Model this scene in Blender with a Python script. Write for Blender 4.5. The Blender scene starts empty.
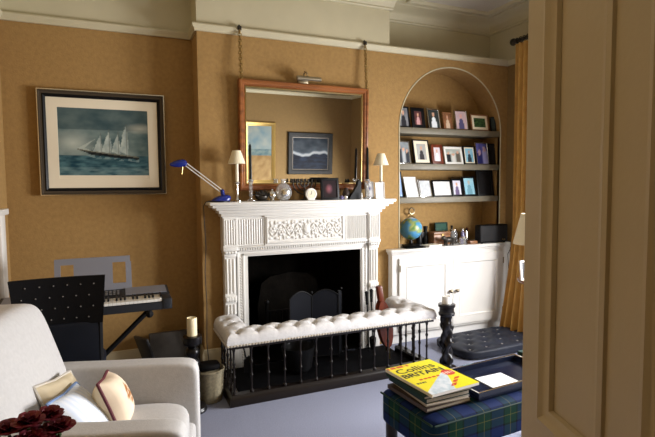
import bpy, bmesh, math, random
from mathutils import Vector, Matrix, noise
random.seed(7)
PI = math.pi
scene = bpy.context.scene
COL = scene.collection

# ------------------------------------------------------------------ colour helpers
def lin(c):
    c = c / 255.0
    return c / 12.92 if c <= 0.04045 else ((c + 0.055) / 1.055) ** 2.4
def rgb(r, g, b): return (lin(r), lin(g), lin(b))
def mixc(a, b, t):
    t = max(0, min(1, t)); return tuple(a[i] * (1 - t) + b[i] * t for i in range(3))
def nz(x, y, z=0.0): return noise.noise(Vector((x, y, z)))
def fbm(x, y, z=0.0):
    return nz(x, y, z) + .5 * nz(2 * x, 2 * y, z + 7) + .25 * nz(4 * x, 4 * y, z + 13)

# ------------------------------------------------------------------ materials
def mat(name, col, rough=0.6, metal=0.0, var=0.0, scale=20.0, bump=0.0, bscale=None, spec=0.5, trans=0.0, alpha=None, coat=0.0, sheen=0.0):
    m = bpy.data.materials.new(name); m.use_nodes = True
    nt = m.node_tree; b = nt.nodes['Principled BSDF']
    b.inputs['Base Color'].default_value = (*col, 1); b.inputs['Roughness'].default_value = rough
    b.inputs['Metallic'].default_value = metal; b.inputs['Specular IOR Level'].default_value = spec
    b.inputs['Transmission Weight'].default_value = trans
    b.inputs['Coat Weight'].default_value = coat
    b.inputs['Sheen Weight'].default_value = sheen
    if var or bump:
        tc = nt.nodes.new('ShaderNodeTexCoord')
        if var:
            n = nt.nodes.new('ShaderNodeTexNoise'); n.inputs['Scale'].default_value = scale; n.inputs['Detail'].default_value = 4
            nt.links.new(tc.outputs['Object'], n.inputs['Vector'])
            r = nt.nodes.new('ShaderNodeValToRGB')
            r.color_ramp.elements[0].position = .3; r.color_ramp.elements[1].position = .7
            r.color_ramp.elements[0].color = (*[c * (1 - var) for c in col], 1)
            r.color_ramp.elements[1].color = (*[min(1, c * (1 + var)) for c in col], 1)
            nt.links.new(n.outputs['Fac'], r.inputs['Fac']); nt.links.new(r.outputs['Color'], b.inputs['Base Color'])
        if bump:
            n2 = nt.nodes.new('ShaderNodeTexNoise'); n2.inputs['Scale'].default_value = bscale or scale * 4; n2.inputs['Detail'].default_value = 3
            nt.links.new(tc.outputs['Object'], n2.inputs['Vector'])
            bp = nt.nodes.new('ShaderNodeBump'); bp.inputs['Strength'].default_value = bump; bp.inputs['Distance'].default_value = .01
            nt.links.new(n2.outputs['Fac'], bp.inputs['Height']); nt.links.new(bp.outputs['Normal'], b.inputs['Normal'])
    return m
def wood(name, c1, c2, rough=.4, axis=0, scale=6):
    m = bpy.data.materials.new(name); m.use_nodes = True
    nt = m.node_tree; b = nt.nodes['Principled BSDF']; b.inputs['Roughness'].default_value = rough
    tc = nt.nodes.new('ShaderNodeTexCoord'); mp = nt.nodes.new('ShaderNodeMapping')
    s = [scale * 6] * 3; s[axis] = scale * .5; mp.inputs['Scale'].default_value = s
    n = nt.nodes.new('ShaderNodeTexNoise'); n.inputs['Scale'].default_value = 1; n.inputs['Detail'].default_value = 6
    r = nt.nodes.new('ShaderNodeValToRGB'); r.color_ramp.elements[0].position = .35; r.color_ramp.elements[1].position = .65
    r.color_ramp.elements[0].color = (*c1, 1); r.color_ramp.elements[1].color = (*c2, 1)
    L = nt.links.new
    L(tc.outputs['Object'], mp.inputs['Vector']); L(mp.outputs['Vector'], n.inputs['Vector'])
    L(n.outputs['Fac'], r.inputs['Fac']); L(r.outputs['Color'], b.inputs['Base Color'])
    return m
def printed(name, rough=.45, spec=.5, coat=0.0, bump=0):
    m = bpy.data.materials.new(name); m.use_nodes = True
    nt = m.node_tree; b = nt.nodes['Principled BSDF']; b.inputs['Roughness'].default_value = rough
    b.inputs['Specular IOR Level'].default_value = spec; b.inputs['Coat Weight'].default_value = coat
    a = nt.nodes.new('ShaderNodeAttribute'); a.attribute_name = 'Col'
    nt.links.new(a.outputs['Color'], b.inputs['Base Color'])
    return m
def glassmat(name, tint=(1, 1, 1), rough=0.02):
    m = bpy.data.materials.new(name); m.use_nodes = True
    nt = m.node_tree; out = nt.nodes['Material Output']; nt.nodes.remove(nt.nodes['Principled BSDF'])
    t = nt.nodes.new('ShaderNodeBsdfTransparent'); t.inputs['Color'].default_value = (*tint, 1)
    g = nt.nodes.new('ShaderNodeBsdfGlossy'); g.inputs['Roughness'].default_value = rough
    f = nt.nodes.new('ShaderNodeFresnel'); f.inputs['IOR'].default_value = 1.5
    mx = nt.nodes.new('ShaderNodeMixShader'); L = nt.links.new
    L(f.outputs['Fac'], mx.inputs['Fac']); L(t.outputs['BSDF'], mx.inputs[1]); L(g.outputs['BSDF'], mx.inputs[2])
    L(mx.outputs['Shader'], out.inputs['Surface'])
    return m
def tartan(name):
    m = bpy.data.materials.new(name); m.use_nodes = True
    nt = m.node_tree; b = nt.nodes['Principled BSDF']; b.inputs['Roughness'].default_value = .85
    b.inputs['Specular IOR Level'].default_value = .15; L = nt.links.new
    uv = nt.nodes.new('ShaderNodeUVMap'); sp = nt.nodes.new('ShaderNodeSeparateXYZ'); L(uv.outputs['UV'], sp.inputs[0])
    navy, green, black, gold = rgb(14, 34, 84), rgb(14, 54, 44), rgb(5, 9, 18), rgb(104, 106, 52)
    bands = [(0, navy), (.20, black), (.26, green), (.47, gold), (.495, green), (.70, black), (.76, navy)]
    outs = []
    for i in (0, 1):
        mu = nt.nodes.new('ShaderNodeMath'); mu.operation = 'MULTIPLY'; mu.inputs[1].default_value = 6.2; L(sp.outputs[i], mu.inputs[0])
        fr = nt.nodes.new('ShaderNodeMath'); fr.operation = 'FRACT'; L(mu.outputs[0], fr.inputs[0])
        r = nt.nodes.new('ShaderNodeValToRGB'); r.color_ramp.interpolation = 'CONSTANT'
        e = r.color_ramp.elements
        e[0].position = 0; e[0].color = (*bands[0][1], 1); e[1].position = bands[1][0]; e[1].color = (*bands[1][1], 1)
        for p, c in bands[2:]:
            q = e.new(p); q.color = (*c, 1)
        L(fr.outputs[0], r.inputs['Fac']); outs.append(r)
    mx = nt.nodes.new('ShaderNodeMix'); mx.data_type = 'RGBA'; mx.inputs[0].default_value = .5
    L(outs[0].outputs['Color'], mx.inputs[6]); L(outs[1].outputs['Color'], mx.inputs[7])
    L(mx.outputs[2], b.inputs['Base Color'])
    return m

M = {}
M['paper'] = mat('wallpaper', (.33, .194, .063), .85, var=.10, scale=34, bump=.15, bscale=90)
M['paperback'] = mat('wallpaper_darkened', (.24, .15, .055), .85, var=.06, scale=38)  # same wallpaper, colour darkened to cut bounce light and dim its mirror reflection
M['cream'] = mat('cream_paint', (.52, .47, .32), .55, var=.03, scale=6)
M['doorpaint'] = mat('door_paint', (.50, .42, .27), .45, var=.03, scale=7, bump=.05, bscale=60)
M['ceil'] = mat('ceiling_paint', (.54, .50, .42), .8, var=.02, scale=4)
M['white'] = mat('white_gloss_paint', (.76, .745, .71), .35, var=.02, scale=5)
M['shelf'] = mat('shelf_paint', (.17, .15, .105), .5, var=.08, scale=14)
M['carpet'] = mat('carpet', (.25, .265, .355), .95, var=.14, scale=160, bump=.5, bscale=380)
M['slate'] = mat('black_slate', (.006, .006, .007), .75, var=.3, scale=12, spec=.03)
M['soot'] = mat('sooty_brick', (.005, .004, .003), .9, var=.4, scale=10, bump=.4, spec=.05)
M['iron'] = mat('black_iron', (.005, .005, .006), .5, spec=.2)
M['ironblue'] = mat('painted_mesh', (.006, .007, .011), .7, spec=.15)
M['rail'] = mat('dark_rail', (.008, .005, .004), .3, spec=.35)
M['pine'] = wood('red_pine', rgb(112, 62, 26), rgb(150, 90, 44), .35, 0, 5)
M['pinev'] = wood('red_pine_upright', rgb(108, 52, 20), rgb(150, 82, 36), .3, 2, 5)
M['brass'] = mat('aged_brass', (.42, .30, .12), .3, metal=1)
M['dbrass'] = mat('dull_brass', (.30, .25, .17), .35, metal=1)
M['silver'] = mat('silver', (.75, .74, .72), .2, metal=1)
M['lightmetal'] = mat('pale_satin_metal', (.78, .77, .74), .45, metal=.5)
M['chrome'] = mat('chrome', (.8, .8, .8), .1, metal=1)
M['mirror'] = mat('mirror_silvering', (.86, .86, .84), .012, metal=1)
M['blackp'] = mat('black_gloss', (.005, .005, .006), .4, spec=.2)
M['blackm'] = mat('black_matt', (.005, .005, .006), .7, spec=.15)
M['studs'] = mat('grey_studs', (.16, .15, .14), .5)
M['navyseat'] = mat('dark_vinyl', (.007, .009, .015), .55, var=.15, scale=9, spec=.2)
M['bluep'] = mat('blue_plastic', (.008, .02, .19), .25)
M['grey'] = mat('grey_plastic', (.20, .205, .24), .45)
M['dgrey'] = mat('charcoal_plastic', (.022, .024, .029), .45, spec=.25)
M['keyw'] = mat('white_keys', (.82, .81, .76), .3)
M['shade'] = mat('cream_lampshade', (.80, .72, .52), .8, var=.03)
M['ivory'] = mat('ivory', (.80, .74, .58), .5)
M['wax'] = mat('cream_wax', (.80, .70, .45), .5, var=.06, scale=20)
M['waxw'] = mat('white_wax', (.85, .84, .80), .5)
M['waxd'] = mat('dark_green_wax', (.005, .007, .007), .5, spec=.2)
M['glass'] = mat('clear_glass', (.95, .96, .97), .03, trans=.85)
M['pane'] = glassmat('window_glass')
M['ebony'] = mat('ebonised_wood', (.005, .004, .0045), .28, var=.2, scale=20, spec=.35)
M['seat'] = mat('tufted_linen', (.62, .605, .60), .85, var=.10, scale=45, bump=.2, bscale=120)
M['nail'] = mat('nail_heads', (.62, .57, .48), .35, metal=.5)
M['button'] = mat('linen_button', (.50, .47, .44), .8)
M['sofa'] = mat('cream_upholstery', (.47, .455, .445), .9, var=.05, scale=60, bump=.15, bscale=200, sheen=.1)
M['piping'] = mat('cream_piping', (.48, .44, .38), .9)
M['tartan'] = tartan('tartan_cloth')
M['legwood'] = mat('dark_leg_wood', (.020, .012, .008), .35)
M['print'] = printed('printed_picture', .55, .15)
M['cloth'] = printed('printed_cloth', .9, .2)
M['gloss'] = printed('glossy_cover', .3, .5)
M['globe'] = printed('globe_paper', .35, .5)
M['paperw'] = mat('white_paper', (.86, .86, .86), .7)
M['pages'] = mat('page_edges', (.40, .37, .32), .8, var=.1, scale=80)
M['gilt'] = mat('gilt_frame', (.52, .36, .12), .35, metal=.8, bump=.3, bscale=80)
M['darkframe'] = mat('dark_grey_frame', (.016, .015, .014), .5, var=.3, scale=12, spec=.2)
M['mount'] = mat('cream_mount', (.80, .72, .56), .8)
M['frameouter'] = mat('bronzed_frame', (.06, .045, .03), .4, metal=.2)
M['wicker'] = mat('wicker', (.25, .21, .13), .7, var=.25, scale=60)
M['curtain'] = mat('gold_curtain', (.52, .30, .075), .8, var=.12, scale=12, sheen=.1)
M['curdark'] = mat('dark_curtain_lining', (.06, .025, .012), .85)
M['dots'] = mat('dark_red_motif', (.20, .045, .03), .8)
M['cushion'] = mat('navy_floor_cushion', (.008, .010, .018), .6, var=.4, scale=16, spec=.3)
M['boxwood'] = wood('box_wood', rgb(110, 72, 44), rgb(150, 104, 66), .4, 0, 8)
M['leather'] = wood('red_brown_leather', rgb(80, 30, 14), rgb(120, 52, 26), .4, 2, 5)
M['bronze'] = mat('dark_bronze', (.035, .030, .024), .4, metal=.5, var=.4, scale=30)
M['green'] = mat('dark_green_cloth', (.010, .036, .028), .6, spec=.2)
M['teal'] = mat('teal_cloth', (.007, .028, .032), .5, spec=.2)
M['brownc'] = mat('brown_cloth', (.05, .032, .026), .6)
M['navy'] = mat('navy_lacquer', (.008, .012, .03), .18)
M['grid'] = mat('speaker_grille', (.010, .010, .011), .8)
M['petal'] = mat('dark_red_petals', (.16, .008, .022), .6, var=.3, scale=30)
M['stem'] = mat('green_stem', (.03, .07, .015), .6)
M['purple'] = mat('purple_glass', (.14, .12, .24), .15)
M['ltable'] = wood('side_table_wood', rgb(90, 50, 24), rgb(130, 82, 42), .35, 0, 5)
M['case'] = mat('grey_case', (.045, .038, .032), .7, var=.2)
M['flex'] = mat('dark_flex', (.02, .018, .016), .6)

# ------------------------------------------------------------------ mesh builder
class MB:
    def __init__(s): s.v = []; s.f = []; s.c = None; s.T = Matrix.Identity(4)
    def add(s, vs, fs):
        o = len(s.v); s.v += [tuple(s.T @ Vector(p)) for p in vs]; s.f += [tuple(i + o for i in f) for f in fs]; return s
    def box(s, x0, x1, y0, y1, z0, z1):
        vs = [(x, y, z) for z in (z0, z1) for y in (y0, y1) for x in (x0, x1)]
        return s.add(vs, [(0, 2, 3, 1), (4, 5, 7, 6), (0, 1, 5, 4), (2, 6, 7, 3), (0, 4, 6, 2), (1, 3, 7, 5)])
    def rbox(s, x0, x1, y0, y1, z0, z1, r=.01, seg=2):
        bm = bmesh.new(); bmesh.ops.create_cube(bm, size=1)
        for v in bm.verts:
            v.co = Vector(((x0 + x1) / 2 + v.co.x * (x1 - x0), (y0 + y1) / 2 + v.co.y * (y1 - y0), (z0 + z1) / 2 + v.co.z * (z1 - z0)))
        bmesh.ops.bevel(bm, geom=bm.edges[:], offset=r, segments=seg, profile=.5, affect='EDGES')
        bm.verts.index_update()
        s.add([v.co[:] for v in bm.verts], [tuple(v.index for v in f.verts) for f in bm.faces]); bm.free(); return s
    def sbox(s, cx, cy, cz, dx, dy, dz, p=6, n=10, fn=None):
        # a box with soft, swelling faces
        idx = {}; vs = []; fs = []
        def vid(a):
            k = tuple(round(t, 4) for t in a)
            if k not in idx:
                l = (abs(a[0]) ** p + abs(a[1]) ** p + abs(a[2]) ** p) ** (1 / p)
                q = [t / l for t in a]
                P = (cx + q[0] * dx / 2, cy + q[1] * dy / 2, cz + q[2] * dz / 2)
                if fn: P = fn(P, q)
                idx[k] = len(vs); vs.append(P)
            return idx[k]
        g = [-1 + 2 * i / n for i in range(n + 1)]
        g = [math.sin(t * PI / 2) for t in g]
        for ax in range(3):
            for sg in (-1, 1):
                for i in range(n):
                    for j in range(n):
                        q = []
                        for (a, b) in ((g[i], g[j]), (g[i + 1], g[j]), (g[i + 1], g[j + 1]), (g[i], g[j + 1])):
                            w = [0, 0, 0]; w[ax] = sg; w[(ax + 1) % 3] = a; w[(ax + 2) % 3] = b; q.append(vid(w))
                        fs.append(tuple(q if sg > 0 else q[::-1]))
        return s.add(vs, fs)
    def cyl(s, p, q, r0, r1=None, n=12, cap=True):
        r1 = r0 if r1 is None else r1
        p = Vector(p); q = Vector(q); d = (q - p).normalized()
        a = d.orthogonal().normalized(); b = d.cross(a)
        vs = []; fs = []
        for (c, r) in ((p, r0), (q, r1)):
            for i in range(n):
                t = 2 * PI * i / n; vs.append(tuple(c + (a * math.cos(t) + b * math.sin(t)) * r))
        for i in range(n): fs.append((i, (i + 1) % n, n + (i + 1) % n, n + i))
        if cap: fs += [tuple(range(n))[::-1], tuple(range(n, 2 * n))]
        return s.add(vs, fs)
    def lathe(s, prof, cx=0, cy=0, cz=0, n=20, fn=None):
        vs = []; fs = []; k = len(prof)
        for (r, z) in prof:
            for i in range(n):
                t = 2 * PI * i / n; rr = r if fn is None else fn(r, z, t)
                vs.append((cx + rr * math.cos(t), cy + rr * math.sin(t), cz + z))
        for j in range(k - 1):
            for i in range(n): fs.append((j * n + i, j * n + (i + 1) % n, (j + 1) * n + (i + 1) % n, (j + 1) * n + i))
        if prof[0][0] > 1e-4: fs.append(tuple(range(n))[::-1])
        if prof[-1][0] > 1e-4: fs.append(tuple(range((k - 1) * n, k * n)))
        return s.add(vs, fs)
    def ball(s, c, r, n=10, sc=(1, 1, 1)):
        vs = []; fs = []; m = max(4, n // 2 + 1)
        for j in range(m + 1):
            ph = PI * j / m
            for i in range(n):
                t = 2 * PI * i / n
                vs.append((c[0] + r * sc[0] * math.sin(ph) * math.cos(t), c[1] + r * sc[1] * math.sin(ph) * math.sin(t), c[2] - r * sc[2] * math.cos(ph)))
        for j in range(m):
            for i in range(n): fs.append((j * n + i, j * n + (i + 1) % n, (j + 1) * n + (i + 1) % n, (j + 1) * n + i))
        return s.add(vs, fs)
    def tube(s, pts, r, n=8, closed=False):
        P = [Vector(p) for p in pts]; k = len(P); vs = []; fs = []; a = None
        for i in range(k):
            if closed: d = P[(i + 1) % k] - P[i - 1]
            else: d = P[min(k - 1, i + 1)] - P[max(0, i - 1)]
            d.normalize()
            if a is None: a = d.orthogonal().normalized()
            a = (a - d * a.dot(d)).normalized(); b = d.cross(a)
            rr = r[i] if isinstance(r, (list, tuple)) else r
            for j in range(n):
                t = 2 * PI * j / n; vs.append(tuple(P[i] + (a * math.cos(t) + b * math.sin(t)) * rr))
        for i in range(k if closed else k - 1):
            i2 = (i + 1) % k
            for j in range(n): fs.append((i * n + j, i * n + (j + 1) % n, i2 * n + (j + 1) % n, i2 * n + j))
        if not closed: fs += [tuple(range(n))[::-1], tuple(range((k - 1) * n, k * n))]
        return s.add(vs, fs)
    def prism(s, poly, y0, y1):       # polygon in x,z extruded along y
        n = len(poly); vs = [(x, y0, z) for x, z in poly] + [(x, y1, z) for x, z in poly]
        fs = [tuple(range(n)), tuple(range(n, 2 * n))[::-1]] + [(i, n + i, n + (i + 1) % n, (i + 1) % n) for i in range(n)]
        return s.add(vs, fs)
    def frame(s, x0, x1, z0, z1, prof):
        # mitred frame in the x,z plane; prof = [(inset from outer edge, y)], closed loop
        k = len(prof); vs = []; fs = []
        for (sx, sz, X, Z) in ((1, 1, x0, z0), (-1, 1, x1, z0), (-1, -1, x1, z1), (1, -1, x0, z1)):
            for (a, y) in prof: vs.append((X + sx * a, y, Z + sz * a))
        for c in range(4):
            d = (c + 1) % 4
            for i in range(k):
                j = (i + 1) % k; fs.append((c * k + i, d * k + i, d * k + j, c * k + j))
        return s.add(vs, fs)
    def sweep(s, path, prof, closed=False):
        # path: 2D polyline in plan, prof: closed loop of (offset to the right of travel, z); mitred
        P = [Vector((p[0], p[1])) for p in path]; k = len(P); m = len(prof); vs = []; fs = []
        for i in range(k):
            d0 = (P[i] - P[i - 1]).normalized() if (i > 0 or closed) else None
            d1 = (P[(i + 1) % k] - P[i]).normalized() if (i < k - 1 or closed) else None
            if d0 is None: d0 = d1
            if d1 is None: d1 = d0
            n0 = Vector((d0.y, -d0.x)); n1 = Vector((d1.y, -d1.x)); b = (n0 + n1)
            b = b / max(.2, b.dot(n0)) if b.length > 1e-6 else n0
            for (o, z) in prof: vs.append((P[i].x + b.x * o, P[i].y + b.y * o, z))
        for i in range(k if closed else k - 1):
            i2 = (i + 1) % k
            for j in range(m):
                j2 = (j + 1) % m; fs.append((i * m + j, i2 * m + j, i2 * m + j2, i * m + j2))
        if not closed: fs += [tuple(range(m))[::-1], tuple(range((k - 1) * m, k * m))]
        return s.add(vs, fs)
    def grid(s, nx, ny, fn, wrap=False):
        vs = [fn(i / nx, j / ny) for j in range(ny + 1) for i in range(nx + 1)]
        fs = [(j * (nx + 1) + i, j * (nx + 1) + i + 1, (j + 1) * (nx + 1) + i + 1, (j + 1) * (nx + 1) + i) for j in range(ny) for i in range(nx)]
        return s.add(vs, fs)
    def build(s, name, m, parent=None, ang=35, world=False, uv=False, loc=None):
        me = bpy.data.meshes.new(name)
        vs = s.v
        if world and parent is not None:
            W = Matrix.LocRotScale(parent.location, parent.rotation_euler, None)
            if parent.parent is not None:
                pp = parent.parent; W = Matrix.LocRotScale(pp.location, pp.rotation_euler, None) @ W
            I = W.inverted(); vs = [tuple(I @ Vector(p)) for p in vs]
        elif loc is not None:
            vs = [(p[0] - loc[0], p[1] - loc[1], p[2] - loc[2]) for p in vs]
        me.from_pydata(vs, [], s.f); me.validate()
        bm = bmesh.new(); bm.from_mesh(me); bmesh.ops.recalc_face_normals(bm, faces=bm.faces[:]); bm.to_mesh(me); bm.free()
        me.polygons.foreach_set('use_smooth', [True] * len(me.polygons))
        me.set_sharp_from_angle(angle=math.radians(ang))
        if s.c:
            at = me.color_attributes.new('Col', 'FLOAT_COLOR', 'POINT')
            for i, c in enumerate(s.c): at.data[i].color = (*c, 1)
        if uv:
            ul = me.uv_layers.new(name='UVMap')
            for p in me.polygons:
                n = p.normal; ax = max(range(3), key=lambda i: abs(n[i]))
                for li in p.loop_indices:
                    co = me.vertices[me.loops[li].vertex_index].co
                    ul.data[li].uv = (co.x, co.y) if ax == 2 else ((co.x, co.z) if ax == 1 else (co.z, co.y))
        me.materials.append(M[m] if isinstance(m, str) else m)
        o = bpy.data.objects.new(name, me); COL.objects.link(o)
        if parent is not None: o.parent = parent
        elif loc is not None: o.location = loc
        return o
def tag(o, label, cat, group=None):
    o['label'] = label; o['category'] = cat
    if group: o['group'] = group
    return o
def thing(name, label, cat, loc=(0, 0, 0), rz=0.0, group=None, rx=0.0):
    o = bpy.data.objects.new(name, None); COL.objects.link(o); o.empty_display_size = .05
    o.location = loc; o.rotation_euler = (rx, 0, rz)
    return tag(o, label, cat, group)
def struct(name, mb, m, parent=None, **k):
    o = mb.build(name, m, parent, **k)
    if parent is None: o['kind'] = 'structure'
    return o
def dup(root, loc, label, rz=None, group=None):
    r = root.copy(); COL.objects.link(r); r.location = loc; r['label'] = label
    if rz is not None: r.rotation_euler = (r.rotation_euler[0], 0, rz)
    if group: r['group'] = group
    for ch in list(root.children):
        c = ch.copy(); COL.objects.link(c); c.parent = r
        for g in list(ch.children):
            d = g.copy(); COL.objects.link(d); d.parent = c
    return r
def painted(x0, x1, z0, z1, y, nx, nz_, fn):
    """flat printed sheet facing -y, its picture painted by fn(u, v)"""
    mb = MB(); mb.grid(nx, nz_, lambda u, v: (x0 + (x1 - x0) * u, y, z0 + (z1 - z0) * v))
    mb.c = [fn(i / nx, j / nz_) for j in range(nz_ + 1) for i in range(nx + 1)]
    return mb

# ------------------------------------------------------------------ plan of the room
BY, AY = 3.86, 4.12              # chimney breast face, alcove back
XL, XR, X0, X1 = -.71, 3.65, .606, 2.285
CZ, RZ = 3.14, 2.63
WB = .20                         # inner face of the door wall
DL, DR = -.13, .712              # doorway

mb = MB(); mb.box(-1.0, 4.0, -1.6, 4.6, -.1, 0); struct('floor', mb, 'carpet')
mb = MB(); mb.box(-1.0, 4.0, -.02, 4.6, CZ, CZ + .1); struct('ceiling', mb, 'ceil')
# upper part (frieze) is painted, lower part papered
def wallpair(nm, boxes_low, boxes_up, m='paper'):
    a = MB(); [a.box(*b) for b in boxes_low]; struct(nm, a, m)
    b_ = MB(); [b_.box(*b) for b in boxes_up]; struct(nm + '_frieze', b_, 'cream')
ox0, ox1, oz1 = .95, 1.957, .90  # fire opening
wallpair('wall_chimney', [(X0, ox0, BY, 4.5, 0, RZ + .02), (ox1, X1, BY, 4.5, 0, RZ + .02), (ox0, ox1, BY, 4.5, oz1, RZ + .02)],
         [(X0, X1, BY, 4.5, RZ + .02, CZ)])
wallpair('wall_alcove', [(XL - .2, X0, AY, 4.5, 0, RZ + .02)], [(XL - .2, X0, AY, 4.5, RZ + .02, CZ), (X1, XR + .2, AY, 4.5, RZ + .02, CZ)])
wallpair('wall_left', [(XL - .2, XL, -.02, AY, 0, RZ + .02)], [(XL - .2, XL, -.02, AY, RZ + .02, CZ)])
W1 = (1.10, 1.70, .45, 2.25); W2 = (1.92, 2.72, .45, 2.35)
lo = [(XR, XR + .25, -.02, W1[0], 0, RZ + .02), (XR, XR + .25, W1[1], W2[0], 0, RZ + .02), (XR, XR + .25, W2[1], AY, 0, RZ + .02)]
for w in (W1, W2): lo += [(XR, XR + .25, w[0], w[1], 0, w[2]), (XR, XR + .25, w[0], w[1], w[3], RZ + .02)]
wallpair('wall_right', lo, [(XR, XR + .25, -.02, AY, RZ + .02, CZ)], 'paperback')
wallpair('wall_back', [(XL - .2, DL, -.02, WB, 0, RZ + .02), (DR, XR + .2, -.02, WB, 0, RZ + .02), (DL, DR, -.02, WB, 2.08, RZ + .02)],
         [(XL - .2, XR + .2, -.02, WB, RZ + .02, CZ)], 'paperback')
mb = MB(); mb.box(-1.0, -.9, -1.6, -.02, 0, CZ); mb.box(1.3, 1.4, -1.6, -.02, 0, CZ); mb.box(-1.0, 1.4, -1.7, -1.6, 0, CZ); mb.box(-1.0, 1.4, -1.7, -.02, CZ - .4, CZ - .3)
struct('wall_hall', mb, 'cream')
# right alcove: wall flush with the breast, with an arched niche
nx0, nx1, nzb, nzs = 2.385, 3.567, .875, 1.968
nc, nr = (nx0 + nx1) / 2, (nx1 - nx0) / 2
mb = MB(); T = RZ + .02; WY = 3.90
mb.box(X1, nx0, BY, WY, 0, T); mb.box(nx1, XR, BY, WY, 0, T); mb.box(nx0, nx1, BY, WY, 0, nzb - .03)
N = 40
arc = [(nc - nr * math.cos(PI * i / N), nzs + nr * math.sin(PI * i / N)) for i in range(N + 1)]
for y in (BY, WY):
    vs = [(x, y, z) for x, z in arc] + [(x, y, T) for x, z in arc]
    mb.add(vs, [(i, i + 1, N + 2 + i, N + 1 + i) for i in range(N)])
mb.add([(nx0, BY, T), (nx1, BY, T), (nx1, WY, T), (nx0, WY, T)], [(0, 1, 2, 3)])
o = struct('wall_niche', mb, 'paper')
mb = MB()                        # lining of the niche
pts = [(nx0, nzb - .03)] + arc + [(nx1, nzb - .03)]
mb.add([(x, BY, z) for x, z in pts] + [(x, AY, z) for x, z in pts], [(i, i + 1, len(pts) + i + 1, len(pts) + i) for i in range(len(pts) - 1)])
mb.add([(x, AY - .001, z) for x, z in pts], [tuple(range(len(pts)))])
mb.box(X1, XR + .1, AY, 4.5, 0, T)
struct('wall_niche_lining', mb, 'paper')
mb = MB(); mb.tube([(x, BY - .001, z) for x, z in [(nx0, nzb)] + arc + [(nx1, nzb)]], .006, 8); struct('trim_1', mb, 'cream')
mb = MB(); mb.box(X1, XR, BY, AY, T, T + .012); struct('trim_2', mb, 'cream')

# picture rail, cornice, skirting run round the room
rp = [(0, RZ), (.018, RZ), (.022, RZ + .018), (.032, RZ + .028), (.036, RZ + .045), (.030, RZ + .055), (0, RZ + .06)]
path = [(XL, WB), (XL, AY), (X0, AY), (X0, BY), (XR, BY), (XR, WB)]
mb = MB(); mb.sweep(path, rp); struct('trim_3', mb, 'cream')
mb = MB(); mb.sweep([(XR, WB), (XL, WB)], rp); struct('trim_4', mb, 'cream')
cz = 2.995
cp = [(0, cz), (.022, cz), (.028, cz + .012), (.022, cz + .022), (.030, cz + .030), (.036, cz + .055), (.060, cz + .085), (.10, cz + .105), (.15, cz + .115),
      (.155, cz + .128), (.20, cz + .128), (.205, cz + .115), (.225, cz + .118), (.235, cz + .135), (.235, CZ), (0, CZ)]
path = [(XL, WB), (XL, AY), (X0, AY), (X0, BY), (X1, BY), (X1, AY), (XR, AY), (XR, WB)]
mb = MB(); mb.sweep(path, cp, closed=True); struct('trim_5', mb, 'cream', ang=50)
# raised ceiling moulding further in
path2 = [(XL + .42, WB + .42), (XL + .42, BY - .42), (XR - .42, BY - .42), (XR - .42, WB + .42)]
mb = MB(); mb.sweep(path2, [(0, CZ - .001), (.0, CZ - .016), (.02, CZ - .03), (.045, CZ - .022), (.06, CZ - .03), (.075, CZ - .012), (.075, CZ - .001)], closed=True)
struct('trim_6', mb, 'cream', ang=50)
sk = [(0, 0), (.02, 0), (.02, .14), (.014, .155), (.010, .17), (0, .175)]
mb = MB(); mb.sweep([(XL, WB), (XL, AY), (X0, AY), (X0, BY), (.74, BY)], sk); struct('baseboard_left', mb, 'doorpaint')
mb = MB(); mb.sweep([(XR, 3.75), (XR, WB), (DR + .09, WB)], sk); struct('baseboard_right', mb, 'cream')
# white trim of an opening on the left wall
mb = MB(); mb.rbox(XL, XL + .03, 3.72, 3.86, 0, 1.28, .006); mb.rbox(XL, XL + .05, 2.7, 3.88, 1.28, 1.32, .006); struct('trim_7', mb, 'white')
mb = MB(); mb.sweep([(DL, WB), (DL - .09, WB)], [(0, 0), (.02, 0), (.02, 2.17), (0, 2.17)]); mb.box(DR, DR + .09, WB, WB + .02, 0, 2.17); mb.box(DL, DR, WB, WB + .02, 2.08, 2.17)
struct('trim_8', mb, 'doorpaint')

# windows in the right wall
for i, w in enumerate((W1, W2)):
    y0, y1, z0, z1 = w
    f = MB(); x = XR + .10
    f.box(x, x + .06, y0, y0 + .06, z0, z1); f.box(x, x + .06, y1 - .06, y1, z0, z1); f.box(x, x + .06, y0, y1, z1 - .06, z1); f.box(x, x + .06, y0, y1, z0, z0 + .07)
    zm = (z0 + z1) / 2; f.box(x + .002, x + .058, y0 + .06, y1 - .06, zm - .02, zm + .02)
    f.box(XR - .03, XR + .10, y0 - .03, y1 + .03, z0 - .03, z0)
    fr = struct(f'window_{i+1}', f, 'white')
    p = MB(); p.box(x + .028, x + .032, y0 + .05, y1 - .05, z0 + .06, z1 - .05); p.build('window_pane', 'pane', fr)

# ------------------------------------------------------------------ the open door
ang = math.atan2(.94655, .32255)
HX, HY, DW, DH = .957 - .76 * .32255, .944 - .76 * .94655, .76, 2.04
door = bpy.data.objects.new('door_1', None); COL.objects.link(door); door['kind'] = 'structure'
door.location = (HX, HY, 0); door.rotation_euler = (0, 0, ang)
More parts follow.
